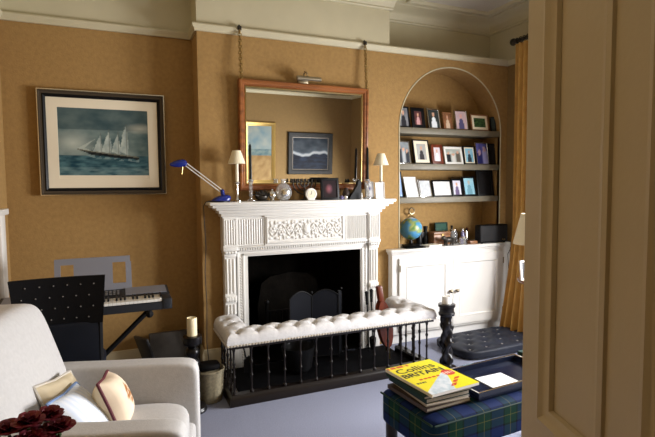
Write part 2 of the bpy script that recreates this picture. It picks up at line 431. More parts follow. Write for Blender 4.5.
# local: x along leaf from the hinge, visible face at y=+0 (towards -X of the room), thickness towards -y
s0, pw, mu = .095, .226, .118
px = [(s0, s0 + pw), (s0 + pw + mu, DW - s0)]
pz = [(.24, .70), (.885, 1.93)]
mb = MB(); TH = .042
for (a, b) in ((0, px[0][0]), (px[0][1], px[1][0]), (px[1][1], DW)): mb.box(a, b, -TH, 0, .01, DH)
for (a, b) in px:
    for (c, d) in ((.01, pz[0][0]), (pz[0][1], pz[1][0]), (pz[1][1], DH)): mb.box(a, b, -TH, 0, c, d)
mb.build('door_leaf', 'doorpaint', door)
for (a, b) in px:
    for (c, d) in pz:
        q = MB(); q.box(a - .002, b + .002, -TH + .012, -.014, c - .002, d + .002); q.build('door_panel', 'doorpaint', door)
        q = MB()
        for sg, yb in ((1, 0), (-1, -TH)):
            e = sg
            q.frame(a, b, c, d, [(-.012, yb), (-.010, yb + e * .007), (.002, yb + e * .010), (.010, yb + e * .004), (.016, yb - e * .001), (.030, yb - e * .003), (.034, yb - e * .013), (.0, yb - e * .014)])
        q.build('panel_moulding', 'doorpaint', door, ang=40)
q = MB(); q.ball((DW - .05, .045, 1.0 - .22), .026, 14); q.cyl((DW - .05, 0, .78), (DW - .05, .045, .78), .010); q.build('door_knob', 'brass', door)

# ------------------------------------------------------------------ fireplace surround
fp = thing('fireplace_surround', 'white carved mantelpiece framing the black fire opening', 'fireplace', (1.43, BY, 0))
B = BY - .002
def part(nm, mb_, m, parent, **k): return mb_.build(nm, m, parent, world=True, **k)
mb = MB()                        # shelf and cornice mouldings, with breaks
def ledge(x0, x1, y0, z0, z1, r=.004): mb.rbox(x0, x1, y0, B, z0, z1, r, 2)
ledge(.637, 2.235, 3.655, 1.312, 1.338, .008)
ledge(.66, 2.215, 3.675, 1.293, 1.314)
ledge(.69, 2.185, 3.700, 1.272, 1.296, .008)
ledge(.715, 2.16, 3.722, 1.248, 1.275)
ledge(.735, 2.14, 3.742, 1.222, 1.25)
part('mantel_shelf', mb, 'white', fp)
mb = MB(); mb.box(.75, 2.13, 3.785, B, .955, 1.224)
for (a, b) in ((.75, .862), (2.018, 2.13)): mb.box(a, b, 3.762, 3.79, .985, 1.224)
mb.box(1.085, 1.79, 3.768, 3.79, .985, 1.224)
part('frieze', mb, 'white', fp)
mb = MB(); mb.box(1.115, 1.76, 3.7675, 3.77, 1.0, 1.2)
mb.frame(1.095, 1.78, .992, 1.212, [(0, 3.768), (.004, 3.760), (.012, 3.758), (.018, 3.766), (.018, 3.77), (0, 3.77)])
part('frieze_panel', mb, 'white', fp)
mb = MB(); rnd = random.Random(3)  # carved foliage
for k in range(9):
    cx = 1.155 + k * .071; up = 1 if k % 2 else -1
    pts = [(cx - .035 + .07 * t / 10, 3.764, 1.10 + up * .045 * math.sin(PI * t / 10)) for t in range(11)]
    mb.tube(pts, .006, 6)
    c = (cx, 3.764, 1.10 - up * .015)
    for a in range(6):
        t = a * PI / 3 + k
        mb.ball((c[0] + .022 * math.cos(t), 3.765, c[2] + .022 * math.sin(t)), .014, 8, (1, .6, 1))
    mb.ball((cx, 3.762, c[2]), .011, 8)
    for a in (-1, 1): mb.ball((cx + a * .028, 3.766, 1.10 + up * .062), .017, 8, (1.2, .5, .7)); mb.ball((cx + a * .02, 3.766, 1.10 - up * .062), .015, 8, (.7, .5, 1.2))
mb.ball((1.437, 3.762, 1.10), .035, 12, (1, .4, 1))
part('carved_foliage', mb, 'white', fp)
for (a, b) in ((.875, 1.07), (1.812, 2.005)):
    mb = MB(); n = 10; w = (b - a) / n
    for i in range(n): mb.cyl((a + w * (i + .5), 3.782, 1.0), (a + w * (i + .5), 3.782, 1.195), w * .36, n=8)
    mb.frame(a - .012, b + .012, .99, 1.208, [(0, 3.786), (.0, 3.774), (.009, 3.774), (.010, 3.786)])
    part('fluted_panel', mb, 'white', fp)
for (a, b) in ((.75, .862), (2.018, 2.13)):
    mb = MB(); n = 4; w = (b - a - .036) / n
    for i in range(n): mb.cyl((a + .018 + w * (i + .5), 3.761, 1.005), (a + .018 + w * (i + .5), 3.761, 1.195), w * .32, n=8)
    mb.frame(a + .008, b - .008, .995, 1.21, [(0, 3.764), (.0, 3.756), (.006, 3.756), (.007, 3.764)])
    part('end_block', mb, 'white', fp)
    mb = MB()                    # pilaster
    mb.box(a + .012, b - .012, 3.782, B, .0, .97)
    mb.rbox(a - .002, b + .002, 3.752, B, .955, .985, .005); mb.rbox(a + .004, b - .004, 3.76, B, .93, .957, .006); mb.rbox(a + .008, b - .008, 3.77, B, .905, .93, .004)
    mb.rbox(a + .002, b - .002, 3.765, B, 0, .20, .005); mb.rbox(a + .008, b - .008, 3.77, B, .20, .225, .005)
    mb.rbox(a + .008, b - .008, 3.772, B, .545, .60, .006)
    part('pilaster', mb, 'white', fp)
    mb = MB()
    for (z0, z1) in ((.25, .53), (.62, .89)):
        for i in range(3):
            xx = a + .030 + i * (b - a - .06) / 2; mb.cyl((xx, 3.782, z0), (xx, 3.782, z1), .0095, n=8)
    for i in range(4):
        mb.ball((a + .025 + i * (b - a - .05) / 3, 3.77, .572), .014, 8, (1, .5, 1.4)); mb.ball((a + .022 + i * (b - a - .044) / 3, 3.758, .943), .012, 8, (1, .7, 1))
    part('pilaster_flutes', mb, 'white', fp)
mb = MB(); mb.box(.862, ox0, 3.80, B, 0, .955); mb.box(ox1, 2.018, 3.80, B, 0, .955); mb.box(ox0, ox1, 3.80, B, oz1, .955)
for (x0_, x1_, z1_, y) in ((.862, 2.018, .955, 3.79), (.905, 1.985, .925, 3.792)):
    t = .018
    mb.rbox(x0_, x0_ + t, y, 3.81, 0, z1_, .004); mb.rbox(x1_ - t, x1_, y, 3.81, 0, z1_, .004); mb.rbox(x0_, x1_, y, 3.81, z1_ - t, z1_, .004)
part('inner_surround', mb, 'white', fp)
mb = MB()                        # bead and dentil rows
mb.rbox(.862, 2.018, 3.765, 3.80, .972, .985, .003)
for i in range(58): x = .868 + i * .02; mb.box(x, x + .011, 3.770, 3.795, .952, .972)
for i in range(40):
    z = .03 + i * .022; mb.ball((.893, 3.797, z), .008, 6); mb.ball((1.994, 3.797, z), .008, 6)
part('dentil_row', mb, 'white', fp)
mb = MB()                        # sooty firebox
mb.box(ox0 - .03, ox0, BY + .001, 4.44, 0, oz1 + .03); mb.box(ox1, ox1 + .03, BY + .001, 4.44, 0, oz1 + .03)
mb.box(ox0, ox1, 4.40, 4.44, 0, oz1 + .03); mb.box(ox0, ox1, BY + .001, 4.44, oz1, oz1 + .03)
mb.box(ox0, ox1, BY, 4.40, 0.001, .03)
# make the lining proud of the wall blocks
mb2 = MB()
mb2.add([(ox0 + .003, 3.81, .02), (ox0 + .10, 4.38, .02), (ox1 - .10, 4.38, .02), (ox1 - .003, 3.81, .02),
         (ox0 + .003, 3.81, oz1 - .003), (ox0 + .10, 4.38, oz1 - .003), (ox1 - .10, 4.38, oz1 - .003), (ox1 - .003, 3.81, oz1 - .003)],
        [(0, 1, 5, 4), (1, 2, 6, 5), (2, 3, 7, 6), (4, 5, 6, 7), (0, 1, 2, 3)])
part('firebox', mb2, 'soot', fp)
mb = MB(); mb.rbox(.745, 2.17, 3.225, 3.75, .0, .03, .004); hs_ = mb.build('hearth', 'slate', loc=(1.45, 3.5, 0)); tag(hs_, 'black slate hearth slab lying inside the fender', 'hearth')

# grate and fire screen
gr = thing('fire_grate', 'black iron basket grate inside the fire opening', 'grate', (1.42, 4.05, .03))
mb = MB()
for i in range(11): x = 1.17 + i * .05; mb.cyl((x, 3.95, .16), (x, 3.93, .40), .008, n=6)
for z in (.16, .28, .40): mb.cyl((1.15, 3.945, z), (1.69, 3.945, z), .010, n=6)
part('front_bars', mb, 'iron', gr)
mb = MB(); mb.prism([(1.12, .40), (1.16, .60), (1.24, .655), (1.42, .68), (1.60, .655), (1.68, .60), (1.72, .40), (1.70, .08), (1.14, .08)], 4.16, 4.19); part('fire_back', mb, 'soot', gr)
mb = MB()
for x in (1.14, 1.70): mb.box(x - .012, x + .012, 3.92, 4.18, .14, .17); mb.cyl((x, 3.94, .03), (x, 3.94, .46), .013, n=8); mb.ball((x, 3.94, .48), .022, 8); mb.cyl((x, 4.15, .03), (x, 4.15, .20), .012, n=8)
for i in range(8): y = 3.95 + i * .028; mb.box(1.14, 1.70, y, y + .012, .14, .155)
part('grate_bed', mb, 'iron', gr)
sc = thing('fire_screen', 'black folding fire screen with arched mesh panels in front of the grate', 'fire screen', (1.45, 3.68, .03))
P = [(1.05, 3.72), (1.245, 3.65), (1.445, 3.68), (1.665, 3.64), (1.735, 3.735)]
for k in range(4):
    (xa, ya), (xb, yb) = P[k], P[k + 1]
    if k == 0: continue
    n = 14; top = []
    for i in range(n + 1):
        t = i / n; z = .555 + (.05 if k < 3 else .02) * math.sin(PI * t); top.append((xa + (xb - xa) * t, ya + (yb - ya) * t, z))
    f = MB(); f.tube([(xa, ya, .03)] + top + [(xb, yb, .03)], .006, 6); f.cyl((xa, ya, .05), (xb, yb, .05), .005, n=6)
    f.ball((xb, yb, .585), .011, 8); fr = part('screen_frame', f, 'iron', sc)
    g = MB(); vs = [(x, y, .05) for x, y, z in top] + list(top); d = [(x, y + .003, z) for x, y, z in vs]
    g.add(vs + d, [(i, i + 1, n + 2 + i, n + 1 + i) for i in range(n)] + [(2 * n + 2 + i, 3 * n + 3 + i, 3 * n + 4 + i, 2 * n + 3 + i) for i in range(n)])
    part('mesh_panel', g, 'ironblue', sc)

# ------------------------------------------------------------------ club fender
fe = thing('club_fender', 'club fender with buttoned pale seat on slim dark rails round the hearth', 'fender bench', (1.45, 3.35, 0))
FX0, FX1, FY0, FY1, SW = .635, 2.262, 3.118, 3.585, .19
def fender_sweep(samples, ring, fn):
    """ring of cross points (o from outer edge 0..SW inward, z); U-shaped path with mitred corners"""
    mb_ = MB(); m_ = len(ring); k = len(samples); vs = []
    for (leg, s) in samples:
        for (o, z) in ring:
            if leg == 0: x, y = FX0 + o, FY1 - s * (FY1 - FY0 - o) if True else 0
            elif leg == 1: x, y = FX0 + o + s * (FX1 - FX0 - 2 * o), FY0 + o
            else: x, y = FX1 - o, FY0 + o + s * (FY1 - FY0 - o)
            vs.append(fn(x, y, z, o))
    fs = [(i * m_ + j, (i + 1) * m_ + j, (i + 1) * m_ + (j + 1) % m_, i * m_ + (j + 1) % m_) for i in range(k - 1) for j in range(m_)]
    fs += [tuple(range(m_))[::-1], tuple(range((k - 1) * m_, k * m_))]
    return mb_.add(vs, fs)
samples = [(0, i / 40) for i in range(41)] + [(1, i / 190) for i in range(1, 191)] + [(2, i / 40) for i in range(1, 41)]
btn = []
PITCH = .142
for i in range(12):
    x = FX0 + .075 + i * PITCH * .957 / 1.0
    if x < FX1 - .02: btn.append((x, FY0 + .062))
    x2 = x + PITCH / 2
    if x2 < FX1 - .06: btn.append((x2, FY0 + .135))
for x in (FX0 + .06, FX0 + .135, FX1 - .06, FX1 - .135):
    for i in range(3): btn.append((x, FY0 + .245 + i * PITCH + (.06 if abs(x - 1.45) < .7 else 0)))
btn = [b for b in btn if b[1] < FY1 - .02]
def segd(p, a, b):
    ax, ay = b[0] - a[0], b[1] - a[1]; t = max(0, min(1, ((p[0] - a[0]) * ax + (p[1] - a[1]) * ay) / (ax * ax + ay * ay)))
    return math.hypot(p[0] - a[0] - ax * t, p[1] - a[1] - ay * t)
pleats = [(a, b) for i, a in enumerate(btn) for b in btn[i + 1:] if .05 < math.hypot(a[0] - b[0], a[1] - b[1]) < .115]
for a in btn:                     # pleats run out to the edges too
    if a[1] < FY0 + .09: pleats.append((a, (a[0], FY0)))
    elif a[0] > FX0 + SW and a[0] < FX1 - SW: pleats.append((a, (a[0], FY0 + SW)))
def tuft(x, y, z, o):
    if z < .45: return (x, y, z)
    d = min(math.hypot(x - a, y - b) for a, b in btn)
    ds = min(segd((x, y), a, b) for a, b in pleats)
    t = min(1, max(0, (z - .45) / .05))
    h = .012 * (1 - math.exp(-(d / .05) ** 2)) - .020 * math.exp(-(d / .02) ** 2) - .006 * math.exp(-(ds / .008) ** 2)
    return (x, y, .405 + (z - .405) * .84 - .004 * t + h * t)
ring = [(.006, .405), (0, .412), (-.004, .43), (-.003, .455), (.004, .478), (.010, .490), (.018, .497), (.026, .503)] + [(.035 + .008 * i, .507 + .010 * math.sin(PI * i / 15)) for i in range(16)] + [(.163, .503), (.172, .497), (.186, .478), (.192, .455), (.194, .43), (.19, .412), (.184, .405)]
mb = fender_sweep(samples, ring, tuft); part('seat_cushion', mb, 'seat', fe, ang=60)
for (a, b) in btn:
    mb = MB(); mb.ball((a, b, .478), .009, 8, (1, 1, .6)); part('seat_button', mb, 'button', fe)
mb = fender_sweep(samples, [(-.003, .409), (-.003, .419), (.004, .419), (.004, .409)], lambda x, y, z, o: (x, y, z))
for i in range(76): mb.ball((FX0 + .003 + i * .0209, FY0 - .004, .414), .008, 6)
for i in range(22):
    y = FY0 + .02 + i * .0209
    for x in (FX0 - .003, FX1 + .003): mb.ball((x, y, .414), .008, 6)
part('nail_trim', mb, 'nail', fe)
mb = fender_sweep(samples, [(.012, .388), (.012, .404), (.178, .404), (.178, .388)], lambda x, y, z, o: (x, y, z)); part('top_rail', mb, 'rail', fe)
mb = fender_sweep(samples, [(.012, 0), (.012, .05), (.018, .062), (.03, .072), (.08, .072), (.09, .06), (.09, 0)], lambda x, y, z, o: (x, y, z)); part('base_rail', mb, 'rail', fe)
prof = [(.013, 0), (.013, .012), (.007, .02), (.007, .10), (.012, .115), (.007, .13), (.0065, .19), (.011, .20), (.011, .21), (.0065, .22), (.007, .28), (.012, .30), (.007, .315)]
bpos = [(FX0 + .05 + i * (FX1 - FX0 - .10) / 13, FY0 + .05) for i in range(14)] + [(x, FY0 + .05 + i * .10) for x in (FX0 + .05, FX1 - .05) for i in range(1, 5)]
for (x, y) in bpos:
    mb = MB(); mb.lathe(prof, x, y, .073, 10); part('baluster', mb, 'rail', fe)

# fire tools and bellows inside the fender
def tool(nm, lab, x, y, lean, h, head):
    t = thing(nm, lab, 'fire tool', (x, y, .03), 0)
    m_ = MB(); top = (x + lean[0], y + lean[1], .03 + h); m_.cyl((x, y, .03), top, .006, n=8); part('shaft', m_, 'iron', t)
    m_ = MB(); d = Vector(top) - Vector((x, y, .03)); d.normalize(); q = Vector(top); m_.cyl(top, tuple(q + d * .09), .011, .015, 10); m_.ball(tuple(q + d * .10), .017, 10); part('handle', m_, 'iron', t)
    m_ = MB()
    if head == 'brush': m_.lathe([(.02, 0), (.028, .05), (.03, .10), (.012, .115)], x, y, .03, 10)
    elif head == 'shovel': m_.prism([(x - .045, .03), (x + .045, .03), (x + .04, .13), (x, .16), (x - .04, .13)], y - .008, y + .008)
    else: m_.tube([(x, y, .031), (x - .02, y, .05), (x - .018, y, .08), (x, y, .10)], .006, 6)
    part('tool_head', m_, 'iron', t)
tool('fire_poker', 'black fire poker standing at the right end of the hearth', 1.96, 3.66, (0, .03), .40, 'hook')
tool('hearth_brush', 'black hearth brush between the poker and the bellows', 2.02, 3.70, (0, .02), .41, 'brush')
tool('hearth_shovel', 'black hearth shovel leaning at the left end of the hearth', .90, 3.62, (-.06, .05), .33, 'shovel')
be = thing('bellows', 'red-brown leather bellows standing inside the fender at its right end', 'bellows', (2.0, 3.42, .03), 0)
mb = MB(); pb = []
for i in range(21):
    t = i / 20 * PI * 2; pb.append((.062 * math.sin(t) * (1 - .35 * (math.cos(t) + 1) / 2 * 0), .30 - .20 * math.cos(t)))
mb.T = Matrix.Translation((2.02, 3.42, .035)) @ Matrix.Rotation(math.radians(-9), 4, 'Y')
mb.prism(pb, -.03, .03); mb.rbox(-.024, .024, -.024, .024, .47, .62, .012)
part('boards', mb, 'leather', be)
mb = MB(); mb.T = Matrix.Translation((2.02, 3.42, .035)) @ Matrix.Rotation(math.radians(-9), 4, 'Y'); mb.cyl((0, 0, .0), (0, 0, .12), .010, .022, 10); part('nozzle', mb, 'brass', be)
cs = tag(None or thing('coal_scuttle', 'small dark coal scuttle behind the fender rails on the hearth', 'scuttle', (1.25, 3.45, .03)), 'small dark coal scuttle behind the fender rails on the hearth', 'scuttle')
mb = MB(); mb.lathe([(.07, .001), (.10, .03), (.12, .14), (.13, .2), (.122, .2), (.11, .14), (.02, .02)], 1.25, 3.48, .03, 18); part('bucket', mb, 'iron', cs)
mb = MB(); mb.tube([(1.25 + .128 * math.cos(PI * i / 12), 3.48, .225 + .10 * math.sin(PI * i / 12)) for i in range(13)], .005, 6); part('handle', mb, 'iron', cs)

# ------------------------------------------------------------------ cupboard, niche shelves
cu = thing('niche_cupboard', 'white two-door cupboard built in below the arched niche', 'cupboard', (2.93, 3.8, 0))
CF = 3.787
mb = MB(); mb.box(2.27, 3.645, CF, BY - .002, .09, .845); mb.box(2.285, 3.645, CF + .03, BY - .002, 0, .09); part('body', mb, 'white', cu)
mb = MB(); mb.rbox(2.243, 3.645, CF - .03, BY - .002, .845, .875, .006); mb.box(nx0 + .002, nx1 - .002, BY - .003, AY - .003, .847, .8745); mb.rbox(2.258, 3.645, CF - .012, BY - .002, .825, .847, .004); part('worktop', mb, 'white', cu)
for (a, b, hs) in ((2.335, 2.925, 1), (2.932, 3.545, -1)):
    d = MB(); y = CF - .018
    st = .072
    d.box(a, a + st, y, CF - .001, .115, .79); d.box(b - st, b, y, CF - .001, .115, .79); d.box(a + st, b - st, y, CF - .001, .115, .115 + st); d.box(a + st, b - st, y, CF - .001, .79 - st, .79)
    d.box(a + st, b - st, y + .011, CF - .001, .115 + st, .79 - st)
    d.frame(a + st, b - st, .115 + st, .79 - st, [(0, y), (.004, y - .003), (.012, y + .002), (.02, y + .011), (0, y + .011)])
    do = part('cupboard_door', d, 'white', cu)
    kx = b - .033 if hs > 0 else a + .033
    k_ = MB(); k_.T = Matrix.Translation((kx, y, .447)) @ Matrix.Rotation(PI / 2, 4, 'X'); k_.lathe([(.009, 0), (.007, .012), (.016, .02), (.018, .028), (.010, .036), (0, .038)], n=14); part('knob', k_, 'dbrass', do)
    k_ = MB(); hx = a + .004 if hs > 0 else b - .004
    for z in (.2, .70): k_.cyl((hx, y - .004, z - .03), (hx, y - .004, z + .03), .006, n=8)
    part('hinge', k_, 'dbrass', do)
for z, lb in ((1.985, 'top'), (1.653, 'middle'), (1.340, 'bottom')):
    mb = MB(); mb.rbox(nx0 + .002, nx1 - .002, 3.875, AY - .003, z - .055, z, .004)
    if z > nzs: pass
    o = mb.build('niche_shelf', 'shelf', None, loc=(nc, 4.0, z - .055)); tag(o, f'{lb} of the three grey-brown shelves in the arched niche', 'shelf', 'niche shelves')

# ------------------------------------------------------------------ photo frames
def pic_person(bg, fg, skin, light, sd=0, two=False):
    def f(u, v):
        c = mixc(bg, light, .35 + .5 * nz(u * 3 + sd, v * 3, sd))
        for cx in ((.5,) if not two else (.32, .66)):
            if v < .62 and abs(u - cx) < .22 * (1 - max(0, v - .35) * 1.8): c = fg
            if (u - cx) ** 2 + ((v - .72) * 1.0) ** 2 < .014: c = skin
        return c
    return f
def pic_group(bg, fgs, skin, sd=0, n=4):
    def f(u, v):
        c = mixc(bg, tuple(min(1, x * 1.6 + .05) for x in bg), .5 + .6 * nz(u * 4, v * 4, sd))
        for k in range(n):
            cx = (k + .6) / (n + .2); top = .60 + .10 * math.sin(k * 2.3 + sd)
            if v < top and abs(u - cx) < .42 / n: c = fgs[k % len(fgs)]
            if (u - cx) ** 2 + (v - top - .05) ** 2 < (.28 / n) ** 2: c = skin
        return c
    return f
def pic_pale(base, sd): return lambda u, v: mixc(base, tuple(x * .78 for x in base), .5 + 1.0 * fbm(u * 3, v * 4, sd))
W_, K_ = rgb(236, 234, 230), rgb(24, 22, 22)
SK = rgb(206, 160, 134)
GR = rgb(120, 122, 126); LG = rgb(186, 190, 194); DB = rgb(48, 52, 92)
def photo_frame(x, z, w, h, y, lean, rz, fm, border, fn, label, matw=0.0, matm='mount', group='photo frames in the arched niche', th=.014, nm='photo_frame'):
    t = thing(nm, label, 'photo frame', (x, y, z), rz, group)
    R = Matrix.Rotation(-lean, 4, 'X')
    m_ = MB(); m_.T = R; b = border
    m_.frame(-w / 2, w / 2, 0, h, [(0, th), (0, .001), (.002, 0), (b - .003, 0), (b, .003), (b, th)]); m_.build('frame', fm, t)
    if matw:
        m_ = MB(); m_.T = R; m_.frame(-w / 2 + b - .001, w / 2 - b + .001, b - .001, h - b + .001, [(0, .006), (0, .0045), (matw, .0045), (matw, .006)]); m_.build('mount', matm, t)
    i = b + matw - .001
    m_ = painted(-w / 2 + i, w / 2 - i, i, h - i, .0055, 14, 16, fn); m_.v = [tuple(R @ Vector(p)) for p in m_.v]; m_.build('photograph', 'print', t)
    m_ = MB(); m_.T = R; m_.box(-w / 2 + b - .002, w / 2 - b + .002, .008, th - .002, b - .002, h - b + .002)
    ht = h * .62; m_.add([(-.02, th - .003, ht), (.02, th - .003, ht), (.025, th + .3 * h * .6, .0), (-.025, th + .3 * h * .6, .0)], [(0, 1, 2, 3)]) if False else None
    m_.build('back_board', 'blackm', t)
    return t
Y1 = 3.93
def fy(h, l): return Y1
PF = [
 # x, w, h, lean, rz, frame material, border, picture, label, mount
 (1.985, [
  (2.475, .14, .20, .16, .25, 'blackp', .014, pic_person(rgb(90, 92, 96), rgb(46, 46, 50), SK, rgb(150, 152, 158), 1), 'black photo frame with grey portrait, far left of the top niche shelf', 0),
  (2.635, .155, .195, .16, .18, 'blackp', .034, pic_person(rgb(70, 40, 40), rgb(196, 150, 150), SK, rgb(110, 70, 70), 2), 'thick black photo frame with small pink portrait on the top niche shelf', 0),
  (2.815, .155, .20, .20, .20, 'silver', .013, pic_person(rgb(36, 40, 40), rgb(226, 232, 236), SK, rgb(70, 76, 74), 3), 'silver photo frame with white-robed figure on dark ground, top niche shelf', 0),
  (2.972, .115, .17, .18, .15, 'boxwood', .010, pic_person(rgb(110, 74, 50), rgb(212, 190, 166), SK, rgb(160, 110, 76), 4), 'small brown photo frame with sepia child portrait on the top niche shelf', 0),
  (3.135, .16, .20, .18, .10, 'silver', .013, pic_person(rgb(196, 170, 180), rgb(86, 84, 124), rgb(222, 170, 160), rgb(214, 190, 190), 5), 'pale photo frame with pink and mauve portrait on the top niche shelf', 0),
  (3.36, .225, .17, .18, .05, 'boxwood', .014, lambda u, v: mixc(rgb(24, 50, 34), rgb(74, 104, 60), .5 + nz(u * 5, v * 5, 3)), 'wide wooden photo frame with dark green picture on the top niche shelf', .026),
  (3.525, .065, .15, .14, .0, 'blackp', .008, pic_pale(rgb(60, 72, 74), 6), 'narrow dark photo frame at the far right of the top niche shelf', 0)]),
 (1.653, [
  (2.48, .155, .215, .18, .2, 'silver', .012, pic_group(rgb(110, 116, 120), [rgb(52, 54, 60), rgb(176, 178, 180)], SK, 1, 3), 'silver photo frame with grey standing group, far left of the middle shelf', 0),
  (2.68, .195, .235, .20, .2, 'blackp', .012, pic_person(rgb(150, 150, 148), rgb(60, 58, 60), SK, rgb(196, 196, 192), 8), 'tall black photo frame with cream mount on the middle niche shelf', .03),
  (2.852, .135, .19, .16, .15, 'leather', .028, pic_person(rgb(206, 196, 200), rgb(244, 240, 244), SK, rgb(226, 214, 220), 9), 'dark red-brown photo frame with white portrait on the middle niche shelf', 0),
  (3.045, .225, .175, .22, .1, 'waxw', .022, pic_group(rgb(150, 156, 150), [rgb(40, 42, 46), rgb(206, 204, 200), rgb(96, 90, 80)], SK, 3, 3), 'wide white photo frame with three seated people on the middle shelf', 0),
  (3.238, .15, .185, .18, .12, 'blackp', .013, pic_person(rgb(120, 178, 206), rgb(46, 60, 70), SK, rgb(160, 206, 226), 11), 'black photo frame with light blue seaside picture on the middle niche shelf', .012),
  (3.40, .165, .225, .18, .1, 'silver', .010, pic_group(rgb(56, 56, 120), [rgb(38, 42, 96), rgb(150, 150, 200)], rgb(180, 150, 160), 5, 2), 'silver-edged photo frame with deep blue and violet picture, middle shelf', 0),
  (3.515, .085, .215, .12, .0, 'blackp', .02, pic_pale(rgb(34, 32, 34), 6), 'black photo frame with dark picture at the right end of the middle shelf', 0)]),
 (1.340, [
  (2.432, .085, .245, .14, .5, 'blackp', .010, pic_pale(rgb(150, 176, 214), 2), 'black photo frame with bluish picture, far left of the bottom niche shelf', 0),
  (2.57, .15, .20, .30, .2, 'waxw', .006, pic_pale(rgb(240, 240, 240), 3), 'almost blank white photo card on the bottom niche shelf', 0),
  (2.722, .145, .17, .26, .15, 'silver', .010, pic_pale(rgb(206, 210, 214), 4), 'silver photo frame with pale grey faded picture on the bottom niche shelf', 0),
  (2.918, .235, .165, .24, .1, 'blackp', .014, pic_pale(rgb(236, 236, 236), 5), 'wide black photo frame with bright white picture on the bottom niche shelf', 0),
  (3.09, .135, .175, .18, .12, 'blackp', .018, pic_person(rgb(206, 206, 222), rgb(110, 96, 130), SK, rgb(226, 226, 236), 12), 'small black photo frame with mauve portrait on the bottom niche shelf', 0),
  (3.245, .165, .20, .22, .12, 'blackp', .018, pic_person(rgb(150, 206, 226), rgb(120, 170, 190), rgb(196, 190, 176), rgb(176, 220, 236), 13), 'black photo frame with pale turquoise picture on the bottom niche shelf', 0),
  (3.44, .205, .27, .14, .0, 'blackp', .03, pic_pale(rgb(26, 24, 26), 8), 'largest dark photo frame, at the right end of the bottom niche shelf', 0)])]
for z, row in PF:
    for (x, w, h, le, rz, fm, b, fn, lab, mw) in row:
        photo_frame(x, z + .001, w, h, 3.905, le, -rz if False else rz * .6, fm, b, fn, lab, mw)

# ------------------------------------------------------------------ things on the cupboard top
CT = .8755
gl = thing('globe', 'blue and green terrestrial globe on a dark stand', 'globe', (2.575, 3.955, CT), .4)
mb = MB(); n1, n2, gr_ = 36, 20, .107
gc = (0, 0, .165)
mb.ball(gc, gr_, n1)
mb.c = []
for p in mb.v:
    d = Vector(((p[0]) / gr_, (p[1]) / gr_, (p[2] - gc[2]) / gr_)); f = fbm(d.x * 1.5 + 4.2, d.y * 1.5, d.z * 1.5 + 1.3)
    c = rgb(78, 146, 190)
    if f > .16: c = mixc(rgb(120, 150, 96), rgb(176, 176, 104), min(1, (f - .16) * 3))
    if f > .45: c = rgb(96, 140, 76)
    if abs(d.z) > .93: c = rgb(220, 226, 230)
    mb.c.append(c)
mb.build('sphere', 'globe', gl, ang=80)
mb = MB(); mb.lathe([(.085, 0), (.085, .012), (.04, .022), (.018, .03), (.014, .055)], n=20); mb.build('stand', 'ebony', gl)
mb = MB(); mb.tube([(.118 * math.cos(-PI / 2 + PI * i / 16 + .4), 0, gc[2] + .118 * math.sin(-PI / 2 + PI * i / 16 + .4)) for i in range(17)], .005, 6); mb.build('meridian_arm', 'brass', gl)
rg = thing('ring_ornament', 'small metal ring ornament on a thin stem behind the globe', 'ornament', (2.66, 4.07, CT))
mb = MB(); mb.tube([(.03 * math.cos(2 * PI * i / 20), 0, .325 + .03 * math.sin(2 * PI * i / 20)) for i in range(20)], .006, 8, True); mb.build('ring', 'dbrass', rg)
mb = MB(); mb.cyl((0, 0, .012), (0, 0, .295), .003, n=8); mb.lathe([(.03, 0), (.03, .006), (.006, .014)], n=14); mb.build('stem', 'dbrass', rg)
bd = MB(); bd.rbox(-.10, .10, -.055, .055, 0, .012, .003); o = bd.build('dark_slate_board', 'slate'); o.location = (2.52, 3.825, CT); tag(o, 'thin dark slate board lying in front of the globe', 'board')
bk = thing('white_booklet', 'white booklet lying flat just right of the globe', 'booklet', (2.73, 3.83, CT), .15)
mb = MB(); mb.rbox(-.08, .08, -.05, .05, 0, .016, .003); mb.build('pages', 'paperw', bk); mb = MB(); mb.box(-.081, .081, -.051, .051, .016, .018); mb.build('cover', 'ivory', bk)
bx = thing('wooden_box', 'brown wooden box in the middle of the cupboard top', 'box', (2.905, 3.97, CT), .03)
mb = MB(); mb.rbox(-.10, .10, -.06, .06, 0, .095, .004); mb.build('box_body', 'boxwood', bx); mb = MB(); mb.rbox(-.103, .103, -.063, .063, .096, .122, .005); mb.build('lid', 'boxwood', bx)
mb = MB(); mb.box(-.012, .012, -.067, -.060, .082, .106); mb.build('clasp', 'brass', bx)
bi = thing('binoculars', 'black binoculars standing between the globe and the wooden box', 'binoculars', (2.745, 4.015, CT))
for s_ in (-1, 1):
    mb = MB(); mb.lathe([(.028, 0), (.030, .01), (.030, .06), (.022, .09), (.019, .14), (.022, .15), (.022, .175), (.014, .178)], s_ * .036, 0, 0, 16); mb.build('barrel', 'blackp', bi)
mb = MB(); mb.rbox(-.02, .02, -.012, .012, .06, .12, .004); mb.build('bridge', 'blackp', bi)
def stick_figure(nm, lab, x, y, h, m, cat, w=.05):
    t = thing(nm, lab, cat, (x, y, CT)); m_ = MB()
    m_.lathe([(w * .9, 0), (w, .01), (w * .5, .02), (w * .45, h * .35), (w * .6, h * .6), (w * .25, h * .78)], n=14); m_.build('body', m, t)
    m_ = MB(); m_.ball((0, 0, h * .87), h * .12, 12); m_.build('head', m, t); return t
an = thing('bronze_animal', 'small dark bronze animal figure in front of the wooden box', 'figurine', (2.93, 3.84, CT), .1)
mb = MB(); mb.ball((0, 0, .052), .034, 14, (1.7, .8, .85)); mb.ball((-.066, 0, .072), .02, 12, (1.3, .9, 1)); mb.tube([(-.04, 0, .058), (-.055, 0, .068), (-.066, 0, .072)], [.02, .018, .014], 8)
mb.tube([(.055, 0, .06), (.078, 0, .05), (.086, 0, .025)], .005, 6)
mb.build('body', 'bronze', an)
